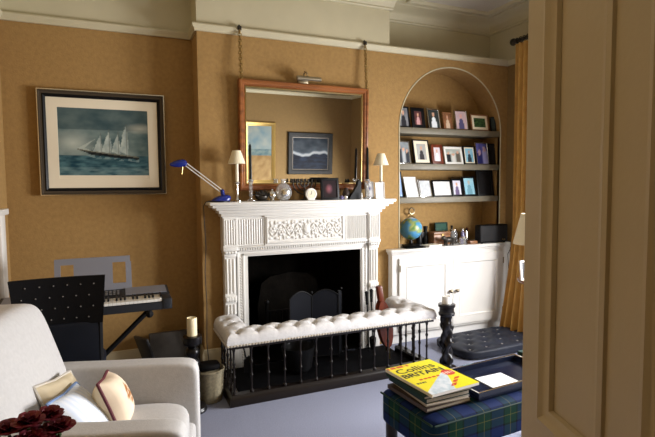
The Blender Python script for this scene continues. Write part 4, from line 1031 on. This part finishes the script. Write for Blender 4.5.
ch = thing('studded_chair', 'black chair with studded panel back in front of the keyboard', 'chair', (-.29, 3.05, 0), 0)
cy = 2.93
mb = MB()
def cb_(u, v):  # back panel, slightly bowed, wider at the top
    w0 = .205 + .02 * v; return (-.29 + (u - .5) * 2 * w0, cy - .03 * v + .025 * (2 * u - 1) ** 2 * -1 + .02, .715 + .265 * v)
n = 12; front = [cb_(i / n, j / 8) for j in range(9) for i in range(n + 1)]; back = [(x, y + .022, z) for x, y, z in front]; k = n + 1; m_ = len(front)
fs = [(j * k + i, j * k + i + 1, (j + 1) * k + i + 1, (j + 1) * k + i) for j in range(8) for i in range(n)]; fs += [tuple(m_ + a for a in f)[::-1] for f in fs]
edge = [i for i in range(k)] + [j * k + n for j in range(1, 9)] + [8 * k + i for i in range(n - 1, -1, -1)] + [j * k for j in range(7, 0, -1)]
fs += [(edge[i], edge[(i + 1) % len(edge)], m_ + edge[(i + 1) % len(edge)], m_ + edge[i]) for i in range(len(edge))]
mb.add(front + back, fs); part('backrest', mb, 'blackm', ch)
mb = MB()
for j in range(4):
    for i in range(6):
        x, y, z = cb_((i + .7 + .35 * (j % 2)) / 6.9, (j + .6) / 4.3); mb.ball((x, y - .001, z), .0042, 6)
part('studs', mb, 'studs', ch)
mb = MB(); mb.sbox(-.29, cy + .03, .60, .40, .05, .25, 8, 10); part('lower_back', mb, 'navyseat', ch)
mb = MB(); mb.sbox(-.29, 3.085, .46, .42, .29, .08, 6, 10); part('seat', mb, 'navyseat', ch)
for sx in (-1, 1):
    mb = MB(); mb.tube([(-.29 + sx * .185, cy - .02, 0), (-.29 + sx * .185, cy + .02, .42), (-.29 + sx * .19, cy + .018, .74)], .014, 8); part('leg', mb, 'blackm', ch)
    mb = MB(); mb.tube([(-.29 + sx * .185, 3.21, 0), (-.29 + sx * .18, 3.20, .43)], .014, 8); part('leg', mb, 'blackm', ch)

gc_ = thing('grey_case', 'grey-brown flat case leaning on the alcove wall below the keyboard', 'case', (.40, 4.0, 0), 0)
mb = MB(); mb.T = Matrix.Translation((.395, 3.93, 0)) @ Matrix.Rotation(-.18, 4, 'X'); mb.rbox(-.19, .19, 0, .075, 0, .32, .01); part('case_body', mb, 'case', gc_)
mb = MB(); mb.T = Matrix.Translation((.24, 3.80, 0)) @ Matrix.Rotation(-.30, 4, 'Y') @ Matrix.Rotation(.35, 4, 'Z'); mb.rbox(-.01, .01, -.13, .10, .03, .37, .004); mb.v = [(x, y, max(.004, z)) for x, y, z in mb.v]; part('case_flap', mb, 'dgrey', gc_)

# ------------------------------------------------------------------ armchair
th = math.radians(-12)
O = Vector((-.339, 2.261, 0))
ac = thing('armchair', 'cream upholstered armchair facing the fender in the left foreground', 'armchair', tuple(O), th)
mb = MB(); mb.rbox(-.12, .62, -.36, .36, .10, .30, .03, 3); mb.build('seat_base', 'sofa', ac)
mb = MB(); mb.sbox(.275, 0, .355, .66, .56, .16, 5, 14, lambda p, q: (p[0], p[1], p[2] + .02 * (1 - q[0] ** 2) * (1 - q[1] ** 2) * (1 if q[2] > 0 else 0))); mb.build('seat_cushion', 'sofa', ac, ang=80)
for sg in (-1, 1):
    def af(p, q, sg=sg): return (p[0], p[1] + sg * .012 * (q[2]) * (1 if q[0] > 0 else .5), p[2] + .015 * (-q[0]))
    mb = MB(); mb.sbox(.258, sg * .345, .35 if sg > 0 else .36, .755, .125, .50 if sg > 0 else .52, 12, 14, af); am = mb.build('arm', 'sofa', ac, ang=80)
def bf(p, q):
    v = (q[2] + 1) / 2
    x = p[0] + .062 - .25 * v + .03 * (1 - q[1] ** 2) * (1 - (2 * v - 1) ** 2) * (1 if q[0] > 0 else 0)
    return (x, p[1] * (1 + .03 * v), p[2] + .025 * math.cos(q[1] * 1.4) * v)
mb = MB(); mb.sbox(-.005, 0, .53, .25, .68, .79, 10, 18, bf); bko = mb.build('back', 'sofa', ac, ang=80)
mb = MB(); pts = []
for i in range(25):
    t = -1 + 2 * i / 24; y = t * .275; pts.append((-.09, y * 1.12, .918 - .05 * abs(t) ** 6 + .012 * math.cos(t * 1.4)))
mb.tube(pts, .006, 8); mb.build('back_piping', 'piping', bko)
for sx, sy in ((0, -.3), (0, .3), (.55, -.3), (.55, .3)):
    mb = MB(); mb.cyl((sx, sy, .10), (sx, sy, 0), .024, .016, 10); mb.build('leg', 'legwood', ac)
def pillow(nm, lab, loc, w, h, T_, rot, colfn, trim=None):
    mb_ = MB(); n = 18
    def P_(u, v, s_):
        a_, b_ = 2 * u - 1, 2 * v - 1
        th_ = T_ / 2 * max(0, (1 - abs(a_) ** 2.4)) ** .5 * max(0, (1 - abs(b_) ** 2.4)) ** .5
        pinch = 1 - .07 * (1 - abs(a_)) * abs(b_) ** 2; pin2 = 1 - .07 * (1 - abs(b_)) * abs(a_) ** 2
        return (a_ * w / 2 * pin2, s_ * th_, b_ * h / 2 * pinch)
    mb_.grid(n, n, lambda u, v: P_(u, v, -1)); mb_.grid(n, n, lambda u, v: P_(u, v, 1))
    cs_ = [colfn(i / n, j / n, -1) for j in range(n + 1) for i in range(n + 1)] + [colfn(i / n, j / n, 1) for j in range(n + 1) for i in range(n + 1)]
    mb_.c = cs_
    t = thing(nm, lab, 'cushion', loc); t.rotation_euler = rot
    mb_.build('cover', 'cloth', t, ang=80)
    e = MB(); e.tube([P_(i / n, 0, 1) for i in range(n)] + [P_(1, i / n, 1) for i in range(n)] + [P_(1 - i / n, 1, 1) for i in range(n)] + [P_(0, 1 - i / n, 1) for i in range(n)], .007, 6, True)
    e.build('edge_braid', trim or 'piping', t); return t
def Lc(u, v, z): return tuple(O + Matrix.Rotation(th, 3, 'Z') @ Vector((u, v, z)))
M['redbraid'] = mat('dark_red_braid', (.10, .012, .02), .8)
M['bluebraid'] = mat('blue_braid', (.16, .24, .42), .8)
def colA(u, v, s): 
    c = rgb(226, 230, 236)
    if (u * 9) % 1 < .18: c = rgb(206, 216, 232)
    return c
def colA2(u, v, s): return mixc(rgb(196, 180, 150), rgb(210, 196, 168), .5 + nz(u * 8, v * 8))
def colB(u, v, s):
    c = mixc(rgb(232, 216, 184), rgb(214, 196, 160), .5 + nz(u * 6, v * 6, s))
    r_ = math.hypot((u - .52), (v - .52) * 1.0)
    if s < 0:
        c = mixc(c, rgb(228, 206, 190), .5)
        if .11 < r_ < .17 or r_ < .06 or (.06 < r_ < .23 and (abs(u - .52) < .025 or abs(v - .52) < .025)): c = rgb(150, 96, 44)
    return c
pillow('linen_cushion', 'plain beige cushion standing against the armchair back', Lc(.125, .015, .54), .27, .27, .10, (math.radians(-28), math.radians(8), th + PI / 2 - .2), colA2)
pillow('striped_cushion', 'white cushion with faint blue stripes and blue edge on the armchair', Lc(.225, -.08, .525), .25, .29, .10, (math.radians(-40), math.radians(4), th + PI / 2 - .12), colA, 'bluebraid')
pillow('crest_cushion', 'cream cushion with gold crest and dark red braid on the armchair', Lc(.30, .05, .536), .22, .23, .14, (math.radians(-22), math.radians(6), th + PI / 2 + .06), colB, 'redbraid')

# ------------------------------------------------------------------ flowers in the near left corner
sd = thing('plant_table', 'small round wooden table under the red flowers, below the picture edge', 'table', (-.25, 1.22, 0))
mb = MB(); mb.lathe([(.16, .66), (.165, .67), (.16, .68)], n=28); mb.build('table_top', 'ltable', sd); mb = MB(); mb.lathe([(.11, 0), (.10, .02), (.02, .04), (.018, .61), (.05, .66)], n=18); mb.build('pedestal', 'ltable', sd)
fl = thing('flower_pot', 'dark red flowers in a white pot in the near left corner', 'flowers', (-.192, 1.22, .6805))
mb = MB(); mb.lathe([(.045, 0), (.05, .005), (.065, .11), (.068, .115), (.060, .115), (.05, .02), (0, .015)], n=24); mb.build('pot', 'waxw', fl)
rr = random.Random(11)
heads = [(-.055, .02, .255), (.005, -.02, .285), (.05, .03, .27), (.085, -.01, .25), (-.015, .05, .24), (.035, -.05, .235), (-.09, -.01, .225), (.07, .05, .225), (-.04, -.05, .22)]
for hx, hy, hz in heads + [(x * .55 + .01, y - .03, z - .035) for x, y, z in heads[:6]]:
    hx *= .72; hy *= .9; hz = .235 + (hz - .25) * .8
    s_ = MB(); s_.tube([(hx * .3, hy * .3, .10), (hx * .7, hy * .7, .18), (hx, hy, hz - .01)], .004, 6); st = s_.build('stem', 'stem', fl)
    p_ = MB()
    for ly, (n, r_, tilt) in enumerate(((8, .034, .15), (7, .030, .6), (6, .022, 1.0), (4, .014, 1.3))):
        for i in range(n):
            a_ = 2 * PI * i / n + ly * .5 + rr.uniform(-.2, .2)
            d = Vector((math.cos(a_), math.sin(a_), 0)); up = Vector((0, 0, 1)); d1 = d * math.cos(tilt) + up * math.sin(tilt); sdv = d.cross(up); c = Vector((hx, hy, hz))
            nrm = d1.cross(sdv)
            def pt(a, b): return tuple(c + d1 * a * r_ + sdv * b * r_ * .6 + nrm * (-.25 * r_ * (1 - b * b) * (a) + .15 * r_ * a * a))
            p_.grid(4, 4, lambda u, v: pt(v * 1.0, (2 * u - 1) * math.sin(PI * min(.92, .15 + v * .85)) ** .7))
    p_.build('flower_head', 'petal', fl, ang=80)
for k in range(5):
    a_ = k * 1.26; l_ = MB(); l_.grid(4, 8, lambda u, v: (math.cos(a_) * v * .10 + (u - .5) * .04 * math.sin(PI * v) * -math.sin(a_), math.sin(a_) * v * .10 + (u - .5) * .04 * math.sin(PI * v) * math.cos(a_), .10 + .09 * v - .06 * v * v)); l_.build('leaf', 'stem', fl, ang=80)

# ------------------------------------------------------------------ tartan ottoman
OA = math.radians(3.5)
ot = thing('tartan_footstool', 'long blue and green tartan footstool with dark wooden legs', 'footstool', (1.70, 1.885, 0), OA)
OL, OW = 1.06, .415
def of(p, q): return (p[0], p[1], p[2] + (.012 * (1 - q[0] ** 4) * (1 - q[1] ** 2) if q[2] > 0 else 0))
mb = MB(); mb.sbox(0, 0, .375, OL, OW, .16, 14, 18, of); mb.build('padded_top', 'tartan', ot, ang=80, uv=True)
mb = MB(); mb.tube([(x, y, .44) for x, y in ((-OL / 2 + .012, -OW / 2 + .004), (OL / 2 - .012, -OW / 2 + .004))], .005, 6); mb.tube([(x, y, .44) for x, y in ((-OL / 2 + .004, -OW / 2 + .012), (-OL / 2 + .004, OW / 2 - .012))], .005, 6); mb.build('piping', 'green', ot)
for sx in (-1, 1):
    for sy in (-1, 1):
        mb = MB(); mb.lathe([(.012, 0), (.018, .015), (.022, .06), (.018, .10), (.026, .14), (.020, .16), (.028, .20), (.030, .30)], sx * (OL / 2 - .045), sy * (OW / 2 - .045), 0, 14); mb.build('leg', 'legwood', ot)
OT = .4685
# pile of books, bottom first
def book(nm, lab, x, y, z, w, d, h, rz, cover, page='pages', group='books piled on the tartan footstool'):
    t = thing(nm, lab, 'book', (x, y, z), rz, group)
    m_ = MB(); m_.box(-w / 2 + .002, w / 2 - .003, -d / 2 + .003, d / 2 - .003, .0025, h - .0025); m_.build('pages', page, t)
    m_ = MB(); m_.box(-w / 2, w / 2, -d / 2, d / 2, 0, .0028); m_.box(-w / 2, w / 2, -d / 2, d / 2, h - .0028, h); m_.box(-w / 2 - .001, -w / 2 + .003, -d / 2, d / 2, 0, h); m_.build('cover', cover, t)
    return t
z = OT
BX, BYY = 1.325, 1.885
book('brown_book', 'brown hardback at the bottom of the book pile on the footstool', BX - .005, BYY - .005, z, .25, .30, .018, .06, 'brownc'); z += .0185
book('grey_leaflet', 'pale grey thin book second from the bottom of the pile', BX + .005, BYY - .005, z, .23, .29, .014, -.02, 'pages', 'paperw'); z += .0145
book('teal_book', 'dark teal book in the middle of the pile on the footstool', BX, BYY + .002, z, .24, .30, .022, .03, 'teal'); z += .0225
book('green_book', 'dark green hardback directly under the yellow road atlas', BX - .005, BYY, z, .26, .31, .016, .02, 'green'); z += .0165
AW, AD, AHt = .275, .345, .014
at_ = thing('road_atlas', 'large yellow paperback road atlas on top of the book pile', 'book', (BX + .015, BYY, z), .09, 'books piled on the tartan footstool')
mb = MB(); mb.box(-AW / 2 + .001, AW / 2 - .001, -AD / 2 + .001, AD / 2 - .001, .001, AHt - .001); mb.build('pages', 'paperw', at_)
def atlas(u, v):
    w_ = 1 - v                    # 0 at the far (top) edge
    c = rgb(240, 226, 30)
    def side(ax, ay, bx, by): return (bx - ax) * (w_ - ay) - (by - ay) * (u - ax)
    A1, B1, C1 = (.90, .40), (-.02, .92), (.42, 1.08)
    s1, s2, s3 = side(*A1, *B1), side(*B1, *C1), side(*C1, *A1)
    if (s1 > 0) == (s2 > 0) == (s3 > 0): c = mixc(rgb(226, 232, 238), rgb(190, 206, 216), .5 + fbm(u * 9, v * 9, 2))
    if w_ > .93 and u < .5: c = mixc(rgb(226, 232, 238), rgb(190, 206, 216), .5 + fbm(u * 9, v * 9, 2))
    if .02 < w_ < .075 and u < .45 and nz(u * 30, 3) > -.2: c = rgb(200, 60, 40)
    if math.hypot((u - .85) * .275, (w_ - .53) * .345) < .034:
        c = rgb(206, 40, 34)
        if abs(math.sin(u * 60)) > .8 and abs(w_ - .53) < .04: c = rgb(250, 240, 220)
    if .53 < w_ < .58 and .2 < u < .62 and abs(math.sin(u * 34)) > .35: c = rgb(206, 50, 36)
    if .62 < w_ < .665 and .04 < u < .24 and abs(math.sin(u * 60)) > .4: c = rgb(40, 36, 20)
    t = (w_ - .70) / .24
    if 0 < t < 1 and abs(u - (.86 - .36 * t)) < .055 and (int(t * 9) % 3 != 2) and nz(u * 40, w_ * 30, 4) > -.35: c = rgb(206, 46, 36)
    return c
mb = MB(); nx_, ny_ = 84, 100
mb.grid(nx_, ny_, lambda u, v: ((u - .5) * AW, (v - .5) * AD, AHt)); mb.c = [atlas(i / nx_, j / ny_) for j in range(ny_ + 1) for i in range(nx_ + 1)]
cov = mb.build('front_cover', 'gloss', at_)
mb = MB(); mb.box(-AW / 2 - .002, -AW / 2 + .001, -AD / 2, AD / 2, 0, AHt - .0005); mb.build('spine', 'ivory', at_)
M['ink'] = mat('black_ink', (.012, .012, .012), .5)
def lettering(body, width, height, x, y, parent, bold=.0):
    cu_ = bpy.data.curves.new(body, 'FONT'); cu_.body = body; cu_.size = 1; cu_.extrude = .0; cu_.offset = bold; cu_.resolution_u = 3
    tmp = bpy.data.objects.new('tmp', cu_); COL.objects.link(tmp); dg = bpy.context.evaluated_depsgraph_get(); me = bpy.data.meshes.new_from_object(tmp.evaluated_get(dg))
    bpy.data.objects.remove(tmp)
    xs = [v.co.x for v in me.vertices]; ys = [v.co.y for v in me.vertices]; sx = width / (max(xs) - min(xs)); sy = height / (max(ys) - min(ys)); mnx, mny = min(xs), min(ys)
    for v in me.vertices: v.co = ((v.co.x - mnx) * sx + x, (v.co.y - mny) * sy + y, .0006 + AHt)
    me.materials.clear(); me.materials.append(M['ink'])
    o = bpy.data.objects.new('lettering', me); COL.objects.link(o); o.parent = parent; return o
lettering('Collins', .80 * AW, .155 * AD, (-.5 + .06) * AW, (.5 - .275) * AD, cov, .01)
lettering('BRITAIN', .86 * AW, .125 * AD, (-.5 + .03) * AW, (.5 - .435) * AD, cov, .025)
# tray with a sheet of paper
tr = thing('serving_tray', 'dark blue lacquered tray with raised bright rim on the footstool', 'tray', (1.755, 1.89, OT), .07)
TW, TD = .56, .30
mb = MB(); mb.box(-TW / 2 + .01, TW / 2 - .01, -TD / 2 + .01, TD / 2 - .01, 0, .008); mb.build('tray_base', 'navy', tr)
mb = MB(); mb.T = Matrix.Rotation(-PI / 2, 4, 'X') ; mb.frame(-TW / 2, TW / 2, -TD / 2, TD / 2, [(0, 0), (.0, -.034), (.004, -.036), (.012, -.036), (.014, -.034), (.016, 0)]); mb.build('tray_rim', 'navy', tr)
mb = MB(); mb.T = Matrix.Rotation(-PI / 2, 4, 'X'); mb.frame(-TW / 2 + .001, TW / 2 - .001, -TD / 2 + .001, TD / 2 - .001, [(.002, -.0355), (.003, -.0378), (.011, -.0378), (.012, -.0355)]); mb.build('rim_band', 'chrome', tr)
o = MB().box(-.085, .085, -.075, .075, 0, .003).build('paper_sheet', 'paperw'); o.location = (1.715, 1.845, OT + .0085); o.rotation_euler = (0, 0, .02); tag(o, 'white sheet of paper lying in the dark tray', 'paper')
for i, (m, lb) in enumerate((('brownc', 'brown book under the green one at the far end of the tray'), ('green', 'small green book at the far right end of the footstool behind the tray'))):
    book('small_book', lb, 2.13, 2.0, OT + i * .0205, .12, .16, .02, .2 - .1 * i, m, group='books at the far end of the footstool')

# ------------------------------------------------------------------ buttoned floor cushion
fc = thing('floor_cushion', 'dark navy buttoned cushion lying on the carpet before the cupboard', 'floor cushion', (3.04, 3.40, 0), math.radians(2))
fb = [(-.36 + .18 * i + (.09 if j % 2 else 0), -.16 + .11 * j) for j in range(4) for i in range(5)]
def ff(p, q):
    if q[2] <= 0: return p
    d = min(math.hypot(p[0] - a, p[1] - b) for a, b in fb)
    return (p[0], p[1], p[2] - .022 * math.exp(-(d / .03) ** 2) + .008 * min(1, d / .07))
mb = MB(); mb.sbox(0, 0, .04, .90, .52, .08, 5, 44, ff); mb.build('cover', 'cushion', fc, ang=80)
mb = MB(); [mb.ball((a, b, .070), .010, 8, (1, 1, .5)) for a, b in fb if abs(a) < .42]; mb.build('buttons', 'studs', fc)

# ------------------------------------------------------------------ curtain, pole, lamp with shade, side table
po = thing('curtain_pole', 'dark metal curtain pole with round finial near the ceiling', 'curtain pole', (3.52, 3.0, 2.80))
mb = MB(); mb.cyl((3.52, 2.1, 2.80), (3.52, 3.62, 2.80), .016, n=12); part('pole', mb, 'bronze', po)
mb = MB(); mb.ball((3.52, 3.655, 2.80), .034, 14); mb.cyl((3.52, 3.60, 2.80), (3.52, 3.63, 2.80), .024, n=12); part('finial', mb, 'bronze', po)
mb = MB(); mb.cyl((3.52, 3.50, 2.80), (XR - .001, 3.50, 2.80), .010, n=8); mb.cyl((XR - .015, 3.50, 2.80), (XR - .001, 3.50, 2.80), .03, n=12); part('bracket', mb, 'bronze', po)
cur = thing('window_curtain', 'long gold curtain with small red motifs beside the window', 'curtain', (3.53, 3.5, 0))
def cloth(u, v):
    # u across, v up; gathered at the top, flaring at the floor
    top = 2.775; z = .01 + (top - .01) * v
    fl_ = max(0, 1 - z / 1.0) ** 1.3
    ya = 3.36 - .10 * fl_; yb = 3.625 + .05 * fl_
    y = ya + (yb - ya) * u
    x = 3.53 - .10 * fl_ + (.028 + .02 * fl_) * math.sin(u * 2 * PI * 4.5 + .6) * (1 - .3 * v)
    return (x, y, z)
mb = MB(); n, m_ = 60, 40
fr_ = [cloth(i / n, j / m_) for j in range(m_ + 1) for i in range(n + 1)]; bk_ = [(x + .006, y, z) for x, y, z in fr_]; K = len(fr_)
fs = [(j * (n + 1) + i, j * (n + 1) + i + 1, (j + 1) * (n + 1) + i + 1, (j + 1) * (n + 1) + i) for j in range(m_) for i in range(n)]
mb.add(fr_ + bk_, fs + [tuple(K + a for a in f)[::-1] for f in fs]); part('drape', mb, 'curtain', cur, ang=80)
mb = MB()
for j in range(20):
    for uu in (.93, .70, .48, .26):
        x, y, z = cloth(uu, (j + .5 + .25 * (uu > .6)) / 21); mb.ball((x - .003, y, z), .017, 8, (.4, .7, 1.2))
part('motifs', mb, 'dots', cur)
mb = MB(); e = [cloth(0, j / 30) for j in range(31)]
mb.grid(6, 30, lambda u, v: (cloth(0, v)[0] + .03 - .02 * math.sin(u * PI * 2), cloth(0, v)[1] - .06 * (1 - u), cloth(0, v)[2])); part('lining_edge', mb, 'curdark', cur, ang=80)
mb = MB()
for i in range(6): y = 3.38 + i * .045; mb.tube([(3.52 + .024 * math.cos(2 * PI * k / 14), y, 2.80 + .024 * math.sin(2 * PI * k / 14)) for k in range(14)], .004, 6, True)
part('curtain_rings', mb, 'bronze', cur)
stb = thing('side_table', 'round wooden side table mostly hidden behind the open door', 'table', (3.02, 2.72, 0))
mb = MB(); mb.lathe([(.225, .70), (.232, .706), (.235, .715), (.228, .725)], n=36); mb.build('table_top', 'ltable', stb)
mb = MB(); mb.lathe([(.05, .05), (.03, .09), (.022, .30), (.034, .42), (.022, .50), (.05, .70)], n=18); mb.build('pedestal', 'ltable', stb)
for k in range(3):
    a_ = math.radians(-45 + 120 * k); mb = MB(); mb.tube([(.03 * math.cos(a_), .03 * math.sin(a_), .12), (.12 * math.cos(a_), .12 * math.sin(a_), .07), (.17 * math.cos(a_), .17 * math.sin(a_), .012)], [.02, .015, .012], 8); mb.build('leg', 'ltable', stb)
tl = thing('table_lamp', 'table lamp with large cream shade beside the door edge', 'lamp', (2.965, 2.835, .7255))
mb = MB(); mb.lathe([(.045, 0), (.045, .012), (.02, .02), (.012, .05), (.02, .10), (.026, .14), (.012, .20), (.008, .30)], n=18); mb.build('base', 'brass', tl)
mb = MB(); mb.lathe([(.150, .265), (.152, .265), (.095, .50), (.093, .50), (.150, .265)], n=30); mb.build('lamp_shade', 'shade', tl)
mb = MB(); mb.ball((0, 0, .33), .024, 12, (1, 1, 1.3)); mb.build('bulb', 'waxw', tl)
photo_frame(2.85, .726, .11, .15, 2.775, .12, -.15, 'waxw', .014, pic_pale(rgb(60, 60, 62), 3), 'white-edged photo frame on the side table by the door', 0, group='frames on the side table')

# ------------------------------------------------------------------ light: daylight through the right-hand windows
def area(nm, loc, sy, sz, e, col, rot=(0, PI / 2, 0)):
    l = bpy.data.lights.new(nm, 'AREA'); l.shape = 'RECTANGLE'; l.size = sz; l.size_y = sy; l.energy = e; l.color = col
    o = bpy.data.objects.new(nm, l); COL.objects.link(o); o.location = loc; o.rotation_euler = rot; return o
area('daylight_near_window', (XR + .09, (W1[0] + W1[1]) / 2, 1.12), W1[1] - W1[0] - .04, 1.25, 120, (.99, .99, 1), (0, math.radians(69), 0))
area('daylight_far_window', (XR + .09, (W2[0] + W2[1]) / 2, 1.08), W2[1] - W2[0] - .04, 1.15, 168, (.99, .99, 1), (0, math.radians(75), 0))
wd = bpy.data.worlds.new('sky'); scene.world = wd; wd.use_nodes = True
bg = wd.node_tree.nodes['Background']; bg.inputs['Color'].default_value = (.75, .85, 1, 1); bg.inputs['Strength'].default_value = .05

# ------------------------------------------------------------------ camera
yaw, pitch, roll = .408185732, -.0656568, -.00881889
f = Vector((math.sin(yaw) * math.cos(pitch), math.cos(yaw) * math.cos(pitch), math.sin(pitch)))
r = Vector((math.cos(yaw), -math.sin(yaw), 0)); u = r.cross(f)
r2 = r * math.cos(roll) + u * math.sin(roll); u2 = r2.cross(f)
cam = bpy.data.cameras.new('camera'); cam.sensor_width = 36; cam.lens = 490 / 655 * 36; cam.clip_start = .02
co = bpy.data.objects.new('camera', cam); COL.objects.link(co)
Rm = Matrix((r2, u2, -f)).transposed()
co.matrix_world = Matrix.Translation((0, 0, 1.45)) @ Rm.to_4x4()
scene.camera = co
vs_ = scene.view_settings
vs_.view_transform = 'Standard'; vs_.look = 'None'; vs_.gamma = 1; vs_.exposure = 0; vs_.use_curve_mapping = False
